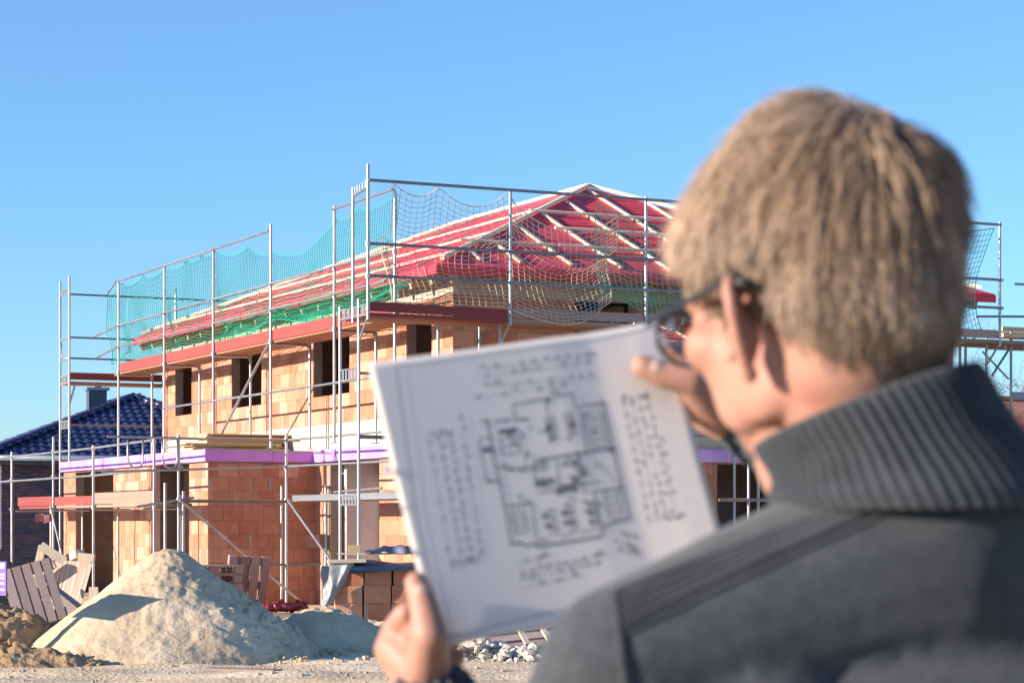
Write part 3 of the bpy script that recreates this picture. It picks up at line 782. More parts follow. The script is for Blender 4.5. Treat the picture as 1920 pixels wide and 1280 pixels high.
tm = MB(); tile_geo(tm, Matrix.Identity(4)); tile_me = tm.mesh("roof_tile"); tile_me.materials.append(MAT["blue_tile"]); tile_me.shade_smooth()
try: tile_me.set_sharp_from_angle(angle=R(45))
except Exception: pass
slope = math.hypot(NA, NR); sin_, cos_ = NR/slope, NA/slope
tiles = []
def slope_tiles(O, ex, ey, width, front):
    """ex along the eave, ey horizontally up-slope"""
    up = (ey*cos_ + UP*sin_).normalized(); nn_ = ex.cross(up).normalized(); rows_ = int(slope/TE)
    nn_ = nn_ if nn_.z > 0 else -nn_
    for r_ in range(rows_+1):
        run = (r_+.5)*TE*cos_; a, e = run, width-run
        k0 = math.ceil((a)/TW); k1 = math.floor(e/TW)
        for k in range(k0, k1):
            p = O + ex*((k+.5)*TW) + up*(r_*TE)
            mt = Matrix((ex, nn_.cross(ex), nn_)).transposed().to_4x4(); mt.translation = p
            x, y = px(p); vis = -10 < x < 312
            tiles.append((0 if (front and vis) else 1, -y if front else 0, mt))
slope_tiles(nw(0,0,NZ), NE2, NE1, 2*NA, True)
slope_tiles(nw(0,NL,NZ), -NE1, NE2, NL, False)
tiles.sort(key=lambda t: (t[0], t[1]))
far = MB()
for i, (k, y, mt) in enumerate(tiles):
    if k == 0 and i < 300:
        o = link("roof_tile", tile_me, None, nroof); mt = mt.copy(); mt.translation = mt.translation - parent_loc(nroof); o.matrix_local = mt
    else: tile_geo(far, mt)
o = far.build("roof_tile_field", MAT["blue_tile"], nroof, smooth=True); o["kind"] = "stuff"
# ridge caps along the hips and the ridge
def caps(a, e):
    n = int((e-a).length/.36)
    for i in range(n):
        p = a.lerp(e, i/n); q = a.lerp(e, (i+1.12)/n); m = MB()
        m.tube([p + UP*.03, q + UP*.015], [.115, .095], 8); m.build("ridge_cap", MAT["blue_tile"], nroof, smooth=True)
caps(e4[0]+UP*.05, NAP); caps(NAP, NAQ); caps(e4[1]+UP*.05, NAP)
m = MB(); m.tube([nw(-.1,-.07,NZ-.03), nw(2*NA,-.07,NZ-.03)], .075, 8); m.build("gutter", MAT["zinc"], nb, smooth=True)
m = MB(); m.tube([nw(-.07,-.1,NZ-.03), nw(-.07,NL,NZ-.03)], .075, 8); m.build("gutter", MAT["zinc"], nb, smooth=True)
m = MB(); m.box(nw(NA, .25, NZ-.16), NE2*NA, NE1*.24, UP*.03); m.build("soffit", MAT["slate"], nb)
cp = at(181, 752, 67.0)
m = MB(); m.box(cp + UP*-.3, NE2*.26, NE1*.26, UP*.62); ch = m.build("chimney", MAT["slate"], nroof)
m = MB(); m.box(V3(cp, cp.z+.35), NE2*.33, NE1*.33, UP*.04); m.build("chimney_cap", MAT["zinc"], nroof)
m = MB(); m.tube([V3(cp, cp.z+.38), V3(cp, cp.z+.55)], [.17, .10], 12); m.build("flue_cowl", MAT["zinc"], nroof, smooth=True)
m = MB(); t0 = at(66, 963, 47.6); m.grid([[t0 + NE2*.1*k - UP*(.17*j) + Vector((0,.02*math.sin(k*1.7),.02*math.sin(k*2.3))) for k in range(5)] for j in range(2)])
MAT["tape"] = M("barrier_tape", (.55,.04,.05), (.5,.5,.55), 9, .5); tag(m.build("barrier_tape", MAT["tape"], loc=t0 - UP*.3), "strip of red and white barrier tape hanging by the dark brick wall", "tape")

# ------------------------------------------------------------------ sand heaps and earth
MAT["sand"] = M("pale_sand", (.54,.42,.275), (.44,.34,.22), 3.0, .95, bump=.5, bscale=11, bdist=.05, c3=(.60,.49,.345), s3=1.4, t3=(.45,.65))
MAT["earth"] = M("ochre_earth", (.36,.23,.12), (.26,.16,.085), 4.0, .95, bump=.8, bscale=14, bdist=.05, c3=(.42,.30,.17), s3=2)
MAT["dark_earth"] = M("brown_earth", (.13,.085,.06), (.19,.12,.08), 4.0, .95, bump=.8, bscale=14, bdist=.05)
def heap(name, c, rx, ry, h, mat, label, rot=0.0, rough=.06, seed=0.0, power=1.25, lumps=(), nr=56, na=128, clod=0.0, cat="heap"):
    m = MB(); c = Vector(c); P = []
    for i in range(nr+1):
        r_ = i/nr; row = []
        for k in range(na+1):
            a = 2*math.pi*(k % na)/na; edge = 1 + .10*noise.noise(Vector((math.cos(a)*1.6, math.sin(a)*1.6, seed)))
            x, y = r_*rx*edge*math.cos(a), r_*ry*edge*math.sin(a)
            x, y = x*math.cos(rot)-y*math.sin(rot), x*math.sin(rot)+y*math.cos(rot)
            q = Vector((c.x+x, c.y+y, seed))
            base = max(0, 1 - r_**power) if r_ < 1 else 0
            tip = .93 if r_ < .14 else 1
            z = h*(math.sqrt(base*base+.0025)-.05 if base < .05 else base) 
            if r_ < .16: z -= h*.35*(.16-r_)**2/.16*1.0
            for (lx, ly, lr, lh) in lumps:
                dd = math.hypot(c.x+x-lx, c.y+y-ly)/lr
                if dd < 1: z += lh*(1-dd*dd)**2
            amp = min(1, (1-r_)*5+.15)
            z += amp*(rough*noise.noise(q*2.2) + rough*.5*noise.noise(q*6.1) + rough*.28*noise.noise(q*14.0))
            if clod:
                s_ = max(0, min(1, (x*.95+y*.33-.12)/.7))     # crumbly on the lee side
                z += amp*s_*clod*(abs(noise.noise(q*7))*1.4 + abs(noise.noise(q*17))*.8 - .35)
            row.append((c.x+x, c.y+y, max(ground_z(c.x+x, c.y+y)-.03 if r_ > .97 else -.02, z + ground_z(c.x+x, c.y+y) - (.03 if r_ > .97 else 0))))
        P.append(row)
    m.grid(P); o = m.build(name, mat, smooth=True, loc=c); tag(o, label, cat); return o
heap("sand_heap", (-3.74, 24.9, 0), 1.66, 1.55, 1.22, MAT["sand"], "large pale sand heap with a sign shadow on its left flank", seed=2.0, rough=.036, power=1.10, clod=.10, nr=90, na=220)
heap("sand_heap", (-2.18, 26.2, 0), .85, .8, .46, MAT["sand"], "small crumbly sand mound right of the large sand heap", seed=8.0, rough=.07, power=1.8, clod=.10)
heap("sand_heap", (-1.55, 26.9, 0), .75, .6, .30, MAT["sand"], "lowest sand mound at the foot of the wrapped block stack", seed=12.0, rough=.06, power=1.7, clod=.10)
heap("earth_mound", (-7.75, 31.5, 0), 1.6, 1.6, 1.55, MAT["dark_earth"], "dark brown earth mound at the left edge behind the leaning pallet", seed=21.0, rough=.12, clod=.06)
heap("earth_mound", (-5.75, 25.3, 0), .95, 1.0, .62, MAT["earth"], "ochre earth bank under the leaning pallet", seed=25.0, rough=.13, power=1.5, clod=.10)
heap("earth_mound", (-5.05, 23.35, 0), .95, .42, .20, MAT["earth"], "low ochre earth ridge at the lower left beside the track", seed=29.0, rough=.08, power=1.6, clod=.10)

def stones(name, spots, mat, label, rmin, rmax, seed):
    """crumbled lumps nobody could count, one object"""
    rnd = random.Random(seed); m = MB()
    for (cx, cy, sx, sy, hz, n) in spots:
        for _ in range(n):
            x, y = rnd.gauss(cx, sx), rnd.gauss(cy, sy); r_ = rmin + (rmax-rmin)*rnd.random()**2.5
            k = math.exp(-((x-cx)/sx)**2*.5-((y-cy)/sy)**2*.5); b0 = len(m.v)
            m.ball((x, y, ground_z(x, y) + hz*k*rnd.random() + r_*.35), (r_*rnd.uniform(.7,1.3), r_*rnd.uniform(.7,1.2), r_*rnd.uniform(.5,.95)), nu=7, nv=5)
            for i in range(b0, len(m.v)):
                v = m.v[i]; m.v[i] = v + Vector((noise.noise(v*19), noise.noise(v*23+Vector((3,0,0))), noise.noise(v*21)))*r_*.5
    o = m.build(name, mat, loc=(spots[0][0], spots[0][1], 0)); tag(o, label, "rubble", kind="stuff"); return o
MAT["rubble"] = M("pale_rubble", (.62,.56,.47), (.48,.43,.37), 6, .95, bump=.4, bscale=30)
MAT["gravel"] = M("grit", (.45,.37,.27), (.33,.27,.2), 8, .95)
stones("rubble", [(-.35, 24.6, .35, .18, .16, 170), (.25, 24.5, .28, .14, .13, 150), (-.75, 25.0, .22, .2, .16, 90)], MAT["rubble"], "pale broken rubble along the track under the plan", .012, .075, 5)
stones("gravel", [(-3.2, 22.8, 2.6, 1.0, 0, 520), (-.8, 22.2, 1.6, .8, 0, 160)], MAT["gravel"], "grit and crumbs scattered on the sandy track", .005, .022, 6)
stones("clods", [(-2.9, 24.1, .7, .22, .03, 130), (-2.2, 25.3, .5, .2, .05, 90), (-4.7, 23.7, .5, .2, .05, 60)], MAT["sand"], "crumbs of sand fallen at the foot of the heaps", .012, .05, 9)
stones("clods", [(-5.6, 24.6, .5, .4, .25, 120)], MAT["earth"], "clods of ochre earth on the bank at the left", .015, .07, 11)
o = bar("board", at(392, 1262, 22.1) + Vector((0,0,-.0)), at(520, 1266, 21.9), .22, .02, MAT["plank"]); o.location.z = ground_z(o.location.x, o.location.y)+.035
tag(o, "thin flat board lying on the track in front of the sand heap", "board")

# ------------------------------------------------------------------ site sign
MAT["sign"] = M("purple_sign", (.13,.055,.36), (.12,.05,.34), 3, .4); MAT["sign_text"] = M("sign_white", (.8,.8,.82), rough=.5)
so = Vector((-5.42, 23.75, .68)); sx_ = Vector((.72, .0, 0)).normalized(); sx_ = Vector((.80, -.60, 0)); sn = Vector((-.60, -.80, 0))
sg = thing("site_sign", Vector((so.x, so.y, 0)), "purple sign on a post with white lettering, cut by the left edge", "sign")
m = MB(); m.box(so + UP*.20, sx_*.29, sn*.008, UP*.175); m.build("sign_panel", MAT["sign"], sg)
m = MB(); m.box(V3(so, .42) - sn*.045, sx_*.035, sn*.03, UP*.42); m.build("sign_post", MAT["plank"], sg)
tx = MB()
rows_t = [(.345, .150), (.315, .20), (.24, .17), (.205, .21), (.15, .12), (.085, .25)]
rnd = random.Random(3)
for (dz, right) in rows_t:
    xx = .265
    while xx > .265-right*1.7:
        w_ = rnd.uniform(.012, .022); hh = rnd.uniform(.010, .014)
        tx.box(so + UP*(dz) + sx_*(xx-w_/2) + sn*.0095, sx_*(w_/2*.75), sn*.0006, UP*hh); xx -= w_+.004
tx.build("lettering", MAT["sign_text"], sg)

# ------------------------------------------------------------------ pallets and timber
def pallet(M4, label, n=5, L=1.2, Wd=.8, mat="pallet", group="pallets on the site", sw=None):
    sw = sw or min(.135, Wd/n*.80)
    r_ = bpy.data.objects.new("pallet", None); COL.objects.link(r_); r_.matrix_world = M4; tag(r_, label, "pallet", group)
    def bx_(name, c, d): o = link(name, unit_box(MAT[mat]), None, r_); o.location = c; o.scale = d
    for k in range(n): bx_("slat", (0, -Wd/2+.07+k*(Wd-.14)/(n-1), .132), (L, sw, .022))
    for x in (-L/2+.07, 0, L/2-.07):
        bx_("crossboard", (x, 0, .110), (.14, Wd, .020))
        for y in (-Wd/2+.07, 0, Wd/2-.07): bx_("block", (x, y, .060), (.14, .10, .078))
    for y in (-Wd/2+.07, 0, Wd/2-.07): bx_("runner", (0, y, .010), (L, .10, .020))
    return r_
def frame_from(o, x, z):
    x = Vector(x).normalized(); z = Vector(z); z = (z - x*z.dot(x)).normalized(); y = z.cross(x)
    m4 = Matrix((x, y, z)).transposed().to_4x4(); m4.translation = Vector(o); return m4
# leaning pallet: slats run from upper left to lower right
pc = at(62, 1125, 26.6)
pallet(frame_from(pc + Vector((0,.12,.02)), (.34, -.34, -.88), (.10, -.90, .42)), "weathered pallet leaning on the earth bank beside the purple sign", L=.78, Wd=.60)
pallet(frame_from(Vector((-4.47, 38.40, .44)), (.12,-.12,1), (.44,-.898,.0)), "dark upright pallet leaning on the brick wall behind the big sand heap", L=.95, Wd=.72, n=4)
pallet(frame_from(Vector((-5.0, 37.6, .62)), (.898,.44,0), (0,0,1)), "grey pallet lying flat on another just behind the big sand heap", L=1.0, Wd=.8)
pallet(frame_from(Vector((-5.02, 37.62, .47)), (.91,.41,0), (0,0,1)), "lower pallet of the flat pair just behind the big sand heap", L=1.0, Wd=.8)
pallet(frame_from(Vector((-5.0, 37.6, .32)), (.90,.42,0), (0,0,1)), "bottom pallet hidden low in the stack behind the big sand heap", L=1.0, Wd=.8)
pallet(frame_from(Vector((-5.0, 37.6, .17)), (.91,.43,0), (0,0,1)), "second lowest pallet of the stack behind the big sand heap", L=1.0, Wd=.8)
pallet(frame_from(Vector((-5.0, 37.6, .02)), (.90,.42,0), (0,0,1)), "lowest pallet of the stack behind the big sand heap", L=1.0, Wd=.8)
# broken crate: boarded side, two beams, splayed boards
MAT["crate"] = M("crate_pine", (.56,.42,.34), (.46,.33,.26), 5, .85, rand=.14, stretch=(3,3,.35), bump=.15, bscale=20)
MAT["beam"] = M("crate_beam", (.66,.56,.42), (.56,.46,.33), 4, .85, rand=.1)
YC = 29.0
cr = thing("broken_crate", at(130, 1165, YC), "broken timber crate with boarded side tipped up against the earth mound", "crate")
tl, tr_, bl_, br_ = at(104, 1050, YC), at(174, 1052, YC-.1), at(92, 1098, YC), at(152, 1136, YC-.25)
for k in range(9):
    a, e = (k+.03)/9, (k+.97)/9
    t0_, t1_ = tl.lerp(tr_, a), tl.lerp(tr_, e); b0_, b1_ = bl_.lerp(br_, a), bl_.lerp(br_, e); dy = Vector((0, random.uniform(-.006,.006), 0))
    m = MB(); m.prism([t0_+dy, t1_+dy, b1_+dy, b0_+dy], (0, .022, 0)); m.build("board", MAT["crate"], cr)
bar("beam", at(122, 1052, YC+.3), at(150, 1037, YC-.15), .12, .10, MAT["beam"], cr); bar("beam", at(148, 1043, YC-.2), at(177, 1046, YC-.2), .11, .10, MAT["beam"], cr)
bar("beam", at(76, 1022, YC-.02), at(122, 1052, YC+.02), .09, .11, MAT["beam"], cr); bar("beam", at(80, 1022, YC+.12), at(67, 1078, YC+.12), .08, .09, MAT["beam"], cr)
bar("beam", at(60, 1082, YC-.1), at(102, 1056, YC-.14), .09, .10, MAT["beam"], cr); bar("beam", at(88, 1090, YC+.25), at(118, 1056, YC+.3), .08, .09, MAT["beam"], cr)
for k, (a, e) in enumerate((((62, 1085), (140, 1148)), ((66, 1080), (150, 1143)), ((64, 1090), (112, 1135)), ((104, 1132), (148, 1146)))):
    o = bar("plank", at(*a, YC-.55+.08*k), at(*e, YC-.75+.08*k), .14, .022, MAT["pallet"] if k % 2 else MAT["crate"], None, up=(.3,-.8,.5))
    tag(o, ["narrow plank slid down in front of the broken crate", "second plank just behind it, sloping down from the broken crate", "short plank wedged between leaning pallet and broken crate",
            "short plank lying lowest under the broken crate"][k], "plank", "loose planks by the broken crate")
o = bar("board_offcut", at(167, 1112, 28.2), at(184, 1112, 28.2), .03, .16, MAT["beam"]); tag(o, "small pale board offcut standing behind the sand heap beside the crate", "board")
# stack of form panels on the bay roof
for k in range(11):
    c = BAY + D1*(1.5+random.uniform(-.1,.1)) + D2*(.95+random.uniform(-.10,.10)) + UP*(2.752+.030*k)
    if k >= 5: c = c + D2*(.12+.03*(k-5)) + D1*.05
    v = (D2*1.0 + D1*random.uniform(-.12,.16)).normalized()*(.92 if k < 5 else .80)
    o = bar("form_panel", c - v, c + v, .55, .024, MAT["yellow_wood"])
    tag(o, ("wooden form panel, number %s from the bottom of the stack on the bay roof" % ["one","two","three","four","five","six","seven","eight","nine","ten","eleven"][k]), "panel", "panels stacked on the bay roof")
# clay blocks on a pallet, under a sheet
bo = at(628, 1178, 31.6); bo.z = 0; bx1 = Vector((.995, .10, 0)).normalized(); by1 = Vector((-.10, .995, 0)).normalized()
pallet(frame_from(bo + bx1*.60 + by1*.42 - UP*.04, bx1, UP), "pallet under the wrapped stack of clay blocks", L=1.2, Wd=.9)
mblk = MB(); mblk.box((0,0,0), Vector((.183,0,0)), Vector((0,.12,0)), Vector((0,0,.119))); blk = mblk.mesh("clay_block"); blk.materials.append(MAT["clay"])
ords = ["bottom", "middle", "top"]; cols_ = ["first", "second", "third"]
for lv in range(3):
    for r_ in range(3):
        for k in range(3):
            o = link("clay_block", blk, None); off = (.0, .006, .024)[lv]
            o.location = bo + bx1*(.19+off+k*.385+random.uniform(-.008,.008)) + by1*(.13+.27*r_+random.uniform(-.008,.008)) + UP*(.145+.119+.242*lv - .04)
            o.rotation_euler = (0, 0, math.atan2(bx1.y, bx1.x)+random.uniform(-.015,.015))
            tag(o, "%s block from the left, %s course, %s of the wrapped clay stack" % (cols_[k], ords[lv], ("front row", "hidden middle row", "hidden back row")[r_]), "clay block", "clay blocks on the pallet")
ztop = .145 + .242*3 - .04
MAT["sheet"] = M("dark_blue_sheet", (.018,.030,.065), (.028,.050,.11), 4, .3, spec=.6, bump=.3, bscale=9, bdist=.03)
MAT["sheet_grey"] = M("grey_sheet", (.24,.26,.26), (.18,.205,.22), 5, .4, bump=.3, bscale=12, bdist=.02)
def sheet_pt(u, v):
    """u across (0 left hem .. 1), v from front hem to back; hangs down at the left"""
    s_ = -.62 + u*1.9; q = noise.noise(Vector((s_*3, v*4, 1))); 
    if s_ < 0: x = -.04 + .12*s_*.35 + .03*q; z = ztop + .03 + s_*.85 + .03*q; yv = -.05 + v*(.25-.2*s_) 
    else: x = s_; z = ztop + .03 + .025*abs(q) + .05*math.sin(v*3.1)*(1+.5*math.sin(s_*5)); yv = -.10 + v*1.0
    if s_ >= 0 and v < .12: z -= (.12-v)*(.9 if s_ > .25 else .9) * max(0, 1-.6*max(0, s_-.2))
    return bo + bx1*x + by1*yv + UP*z
m = MB(); m.grid([[sheet_pt(i/40, j/14) for i in range(41)] for j in range(15)]); m2 = m.build("plastic_sheet", MAT["sheet"], smooth=True, loc=bo)
sol = m2.modifiers.new("thick", 'SOLIDIFY'); sol.thickness = .006; tag(m2, "dark blue plastic sheet draped over the clay block stack", "sheet")
def flap(u, v):
    q = noise.noise(Vector((u*4, v*3, 6))); return bo + bx1*(-.19 + u*(.34*(1-v)**.8+.10) + .025*q) + by1*(-.15 + .05*math.sin(u*6+v*2) + .05*q) + UP*(ztop + .03 - .58*v + .03*u)
m = MB(); m.grid([[flap(i/14, j/16) for i in range(15)] for j in range(17)]); o = m.build("plastic_sheet", MAT["sheet_grey"], smooth=True, loc=bo - bx1*.1)
sol = o.modifiers.new("thick", 'SOLIDIFY'); sol.thickness = .005; tag(o, "grey plastic flap hanging down the left side of the clay block stack", "sheet")
o = bar("board", bo + bx1*-.10 + by1*.02 + UP*(ztop+.09), bo + bx1*.42 + by1*.05 + UP*(ztop+.10), .18, .045, MAT["beam"]); tag(o, "short pale board on the left front of the wrapped stack", "board", "boards weighing down the sheet")
o = bar("board", bo + bx1*-.08 + by1*.03 + UP*(ztop+.052), bo + bx1*.25 + by1*.05 + UP*(ztop+.052), .15, .05, MAT["rafter"]); tag(o, "orange brown timber offcut directly under the short pale board", "board", "boards weighing down the sheet")
o = bar("board", bo + bx1*.05 + by1*.5 + UP*(ztop+.19), bo + bx1*1.1 + by1*.5 + UP*(ztop+.19), .14, .025, MAT["beam"]); tag(o, "long thin board across the back of the wrapped stack", "board", "boards weighing down the sheet")
o = bar("wood_block", bo + bx1*.20 + by1*.5 + UP*(ztop+.26), bo + bx1*.36 + by1*.5 + UP*(ztop+.26), .12, .10, MAT["yellow_wood"]); tag(o, "squat wooden block standing on the long thin board", "block")
m = MB(); fo = bo + bx1*.4 + by1*.55 + UP*(ztop+.21)
m.grid([[fo + bx1*(i/12*.9) + by1*(j/5*.3-.15) + UP*(.10*math.sin(min(1,i/6)*1.57)*math.sin(j/5*3.14)+.015*math.sin(i*2)) for i in range(13)] for j in range(6)])
o = m.build("folded_sheet", MAT["sheet"], smooth=True, loc=fo); sol = o.modifiers.new("thick", 'SOLIDIFY'); sol.thickness = .006; tag(o, "bunched dark foil lying on the board on top of the stack", "sheet")
# red foil bundle
MAT["red_foil"] = M("dark_red_foil", (.24,.015,.03), (.15,.008,.018), 6, .28, spec=.7, bump=.5, bscale=14, bdist=.03)
m = MB(); f0 = at(492, 1139, 35.0); f1 = at(572, 1136, 35.2)
m.tube([f0.lerp(f1, i/24) + Vector((0, .02*math.sin(i*1.3), .02*math.sin(i*2.1)+.012*i/24)) for i in range(25)], [(.05+.028*math.sin(i/24*3.14)+.016*math.sin(i*2.7))*(.5 if i in (0,) else 1) for i in range(25)], 14)
for i, v in enumerate(m.v): m.v[i] = v + Vector((noise.noise(v*14), noise.noise(v*17), noise.noise(v*15)))*.03
tag(m.build("foil_bundle", MAT["red_foil"], smooth=True, loc=V3(f0.lerp(f1,.5), 0)), "crumpled dark red foil bundle between sand heap and block stack", "bundle")
o = bar("plank", at(500, 1152, 35.1), at(600, 1152, 35.1), .3, .05, MAT["plank"]); tag(o, "weathered plank under the dark red foil bundle", "plank")
for k in (0, 1):
    o = bar("trestle_beam", Vector((at(500+80*k, 1160, 35.1).x, 35.1, .0)), Vector((at(500+80*k, 1160, 35.1).x, 35.1, .03)), .3, .06, MAT["plank"], up=(1,0,0))
    tag(o, ["bearer under the left end of the foil plank", "bearer under the right end of the foil plank"][k], "bearer")
# slatted frame lying on the rubble
g0 = Vector((.22, 25.6, .12))
pallet(frame_from(g0, (.96, .20, .10), (-.1, -.45, .88)), "brown slatted pallet lying tilted on the rubble under the plan", L=1.0, Wd=.7, n=4)
for k in range(2):
    o = bar("lath", at(975+44*k, 1180, 25.2), at(990+46*k, 1208, 24.9), .06, .03, MAT["beam"]); tag(o, ["left pale lath across the brown slatted pallet", "right pale lath across the brown slatted pallet"][k], "lath", "laths on the slatted pallet")

# ------------------------------------------------------------------ bare tree and far house at the right
MAT["bark"] = M("grey_bark", (.13,.11,.07), (.19,.165,.10), 8, .9, bump=.4)
def bare_tree(base, h, seed, label):
    rnd = random.Random(seed); t = thing("bare_tree", base, label, "tree"); trunk = MB(); crown = MB()
    def grow(p, d, L, r_, lev):
        n = 5; pts = [p]; q = p
        for i in range(n):
            d = (d + Vector((rnd.uniform(-1,1), rnd.uniform(-1,1), rnd.uniform(-.45,.75)))*.17).normalized(); q = q + d*L/n; pts.append(q)
        (trunk if lev == 0 else crown).tube(pts, [max(.004, r_*(1-.55*i/n)) for i in range(n+1)], 6 if lev < 2 else 4, lev < 2)
        if lev >= 5: return
        for k in range(rnd.choice((2, 3, 3)) + (3 if lev == 0 else 1)):
            i = rnd.randint(2, n); a = rnd.uniform(0, 6.28); o_ = d.orthogonal().normalized(); o_ = Quaternion(d, a) @ o_
            nd = (d*rnd.uniform(.5,.9) + o_*rnd.uniform(.5,.95)).normalized(); grow(pts[i], nd, L*rnd.uniform(.5,.74), r_*(1-.5*i/n)*rnd.uniform(.42,.6), lev+1)
    grow(Vector(base), Vector((0,0,1)), h*.40, .16, 0)
    trunk.build("trunk", MAT["bark"], t, smooth=True); crown.build("crown", MAT["bark"], t, smooth=True)
bare_tree((13.6, 66, 0), 9.0, 4, "bare leafless tree behind the scaffold at the far right")
bare_tree((16.2, 74, 0), 8.5, 11, "farther bare tree at the right edge, only its outer twigs showing")
fh = thing("far_house", (19.5, 80, 0), "far house at the right edge with dull red roof", "house")
MAT["far_wall"] = M("far_render", (.5,.46,.42), rough=.9); MAT["far_roof"] = M("far_tiles", (.20,.05,.05), (.12,.03,.035), 3, .7, stretch=(1,1,8))
m = MB(); m.box((19.5, 84, 1.5), Vector((3.0,0,0)), Vector((0,4,0)), Vector((0,0,1.5))); m.build("wall", MAT["far_wall"], fh)
m = MB(); m.prism([(14.8, 79.6, 3.1), (23, 79.6, 3.1), (18.6, 79.6, 6.0)], (0, 8.8, 0)); m.build("roof", MAT["far_roof"], fh)

# ------------------------------------------------------------------ drawing sheet held up by the person
KP = .95
T_L = at(690, 680, 2.0*KP); T_R = at(1245, 602, 2.10*KP); B_L = at(820, 1212, 1.9455*KP)
PU = T_R - T_L; PV = B_L - T_L; PN = PV.cross(PU).normalized()
PN = PN if PN.y < 0 else -PN
def sheet(u, v, lift=0.0):
    """point on the slightly bowed and creased sheet"""
    bow = .006*math.sin(u*3.14)*(.4+.6*v) + .004*math.sin(v*3.14) 
    crease = -.0018*max(0, 1-abs(u-.74-.02*v)/.14) 
    curl = .004*max(0, u-.86)*(1-v)*4
    return T_L + PU*u + PV*v + PN*(lift - bow + crease + curl)
PAPER = M("drawing_paper", (.94,.89,.83), (.92,.87,.81), 2, .9, trans=.40, spec=.2)
PRINT = M("printed_line", (.10,.096,.11), (.14,.135,.15), 30, .9); PRINT_SOFT = M("printed_hairline", (.22,.21,.24), rough=.9)
plan = thing("floor_plan", B_L.lerp(T_R, .5), "white paper sheet with printed floor plan, held in both hands", "drawing")
m = MB(); m.grid([[sheet(i/48, j/40) for i in range(49)] for j in range(41)]); pp_ = m.build("paper", PAPER, plan, smooth=True)
sol = pp_.modifiers.new("thick", 'SOLIDIFY'); sol.thickness = .00025; sol.offset = 0
def z2uv(zx, zy):
    x, y = 680 + zx/2.032 - 690, 590 + zy/2.032 - 680
    det = 555*532 + 78*130
    return ((x*532 - y*130)/det, (555*y + 78*x)/det)
HOLES = [z2uv(100, 592), z2uv(148, 898)]
MAT["hole"] = M("hole_daylight_white", (.95,.95,.95), rough=.6, trans=.3)  # white colour stands in for bright background seen through the punched holes
for hu, hv in HOLES:
    m = MB(); c = sheet(hu, hv, .0008); eu, ev = PU.normalized(), PV.normalized()
    m.v = [c + (eu*math.cos(k*.5236) + ev*math.sin(k*.5236))*.0038 for k in range(12)]; m.f = [tuple(range(12))]; m.build("hole_disc", MAT["hole"], plan)
ink = MB(); soft = MB()
def line(p, q, w=2.2, mb=None):
    mb = mb or ink; a, c = z2uv(*p), z2uv(*q); n = 8
    A0 = [sheet(a[0]+(c[0]-a[0])*k/n, a[1]+(c[1]-a[1])*k/n, .0005) for k in range(n+1)]
    d = (A0[-1]-A0[0]).normalized(); s_ = PN.cross(d).normalized()*((w*.95+.9)/2.032/2/F_PX*1.95)
    mb.grid([[x - s_ for x in A0], [x + s_ for x in A0]])
def poly(pts, w=2.2, mb=None, close=False):
    for p, q in zip(pts, pts[1:] + ([pts[0]] if close else [])): line(p, q, w, mb)
rp_ = random.Random(42)
def scrib(x, y, s=9, n=3):
    for _ in range(n):
        a = rp_.uniform(0, 3.14); l = s*rp_.uniform(.5, 1.2); ox, oy = x + rp_.uniform(-s, s)*.5, y + rp_.uniform(-s, s)*.5
        line((ox - l*math.cos(a)*.5, oy - l*math.sin(a)*.5), (ox + l*math.cos(a)*.5, oy + l*math.sin(a)*.5), 4.6)
def rowm(p, q, n, s=12, jit=5, drop=.2, l=True):
    s = s*1.25
    if l: line(p, q, 1.0, soft)
    for k in range(n):
        if rp_.random() < drop: continue
        t = (k+.5)/n; scrib(p[0]+(q[0]-p[0])*t + rp_.uniform(-jit, jit), p[1]+(q[1]-p[1])*t + rp_.uniform(-jit, jit) - 4, s, rp_.choice((2, 3, 3)))
# frame and title field
poly([(125,197), (500,140), (880,92), (1120,48)], 3.0, soft); poly([(125,197), (205,735), (310,1232)], 3.4, soft); line((310,1232), (820,1128), 3.4, soft); line((100,748), (205,733), 3.4, soft)
# dimension chains: above, below, left, right
rowm((432,208), (800,160), 8); rowm((440,238), (880,180), 9); rowm((445,270), (890,240), 11); rowm((410,318), (780,268), 8); rowm((800,160), (885,150), 3); rowm((700,300), (745,293), 2)
for k, (x0, y0, x1, y1, n) in enumerate(((250,460,345,985,9), (290,450,385,970,13), (330,440,415,960,14), (370,370,455,930,14))): rowm((x0,y0), (x1,y1), n, 10, 6, .12)
rowm((240,462), (330,452), 4); rowm((335,975), (455,925), 5)
for k, (x0, y0, x1, y1, n) in enumerate(((990,330,1090,830,11), (1020,325,1120,815,12), (1050,322,1150,805,13), (1080,318,1180,800,13), (1130,480,1190,790,6))): rowm((x0,y0), (x1,y1), n, 9, 6, .12)
rowm((980,330), (1085,318), 5); rowm((1080,812), (1225,800), 6)
rowm((578,960), (700,930), 5); rowm((585,1000), (920,935), 10); rowm((590,1022), (900,965), 9); rowm((590,1055), (830,1010), 4, drop=.4); rowm((945,850), (1040,880), 4); rowm((950,885), (1045,925), 5); rowm((955,915), (1050,945), 3)
# outer walls
W_ = 7
poly([(445,412), (480,405)], W_); poly([(470,412), (490,500), (505,588), (520,650), (545,775), (560,885), (600,880), (612,893), (650,885), (662,900)], W_)
poly([(662,900), (690,893), (900,868), (912,825), (1012,800)], W_); poly([(1012,800), (985,680), (955,540), (935,440), (912,335)], W_); poly([(912,335), (890,350), (830,350)], W_)
poly([(500,410), (560,402)], W_); poly([(575,408), (630,400)], W_)
poly([(565,345), (795,305), (806,368)], 5); poly([(565,345), (578,406)], 5); line((690,325), (700,385), 5); poly([(440,475), (480,470)], 4); poly([(445,520), (490,515)], 14); poly([(440,475), (470,645), (515,640)], 5)
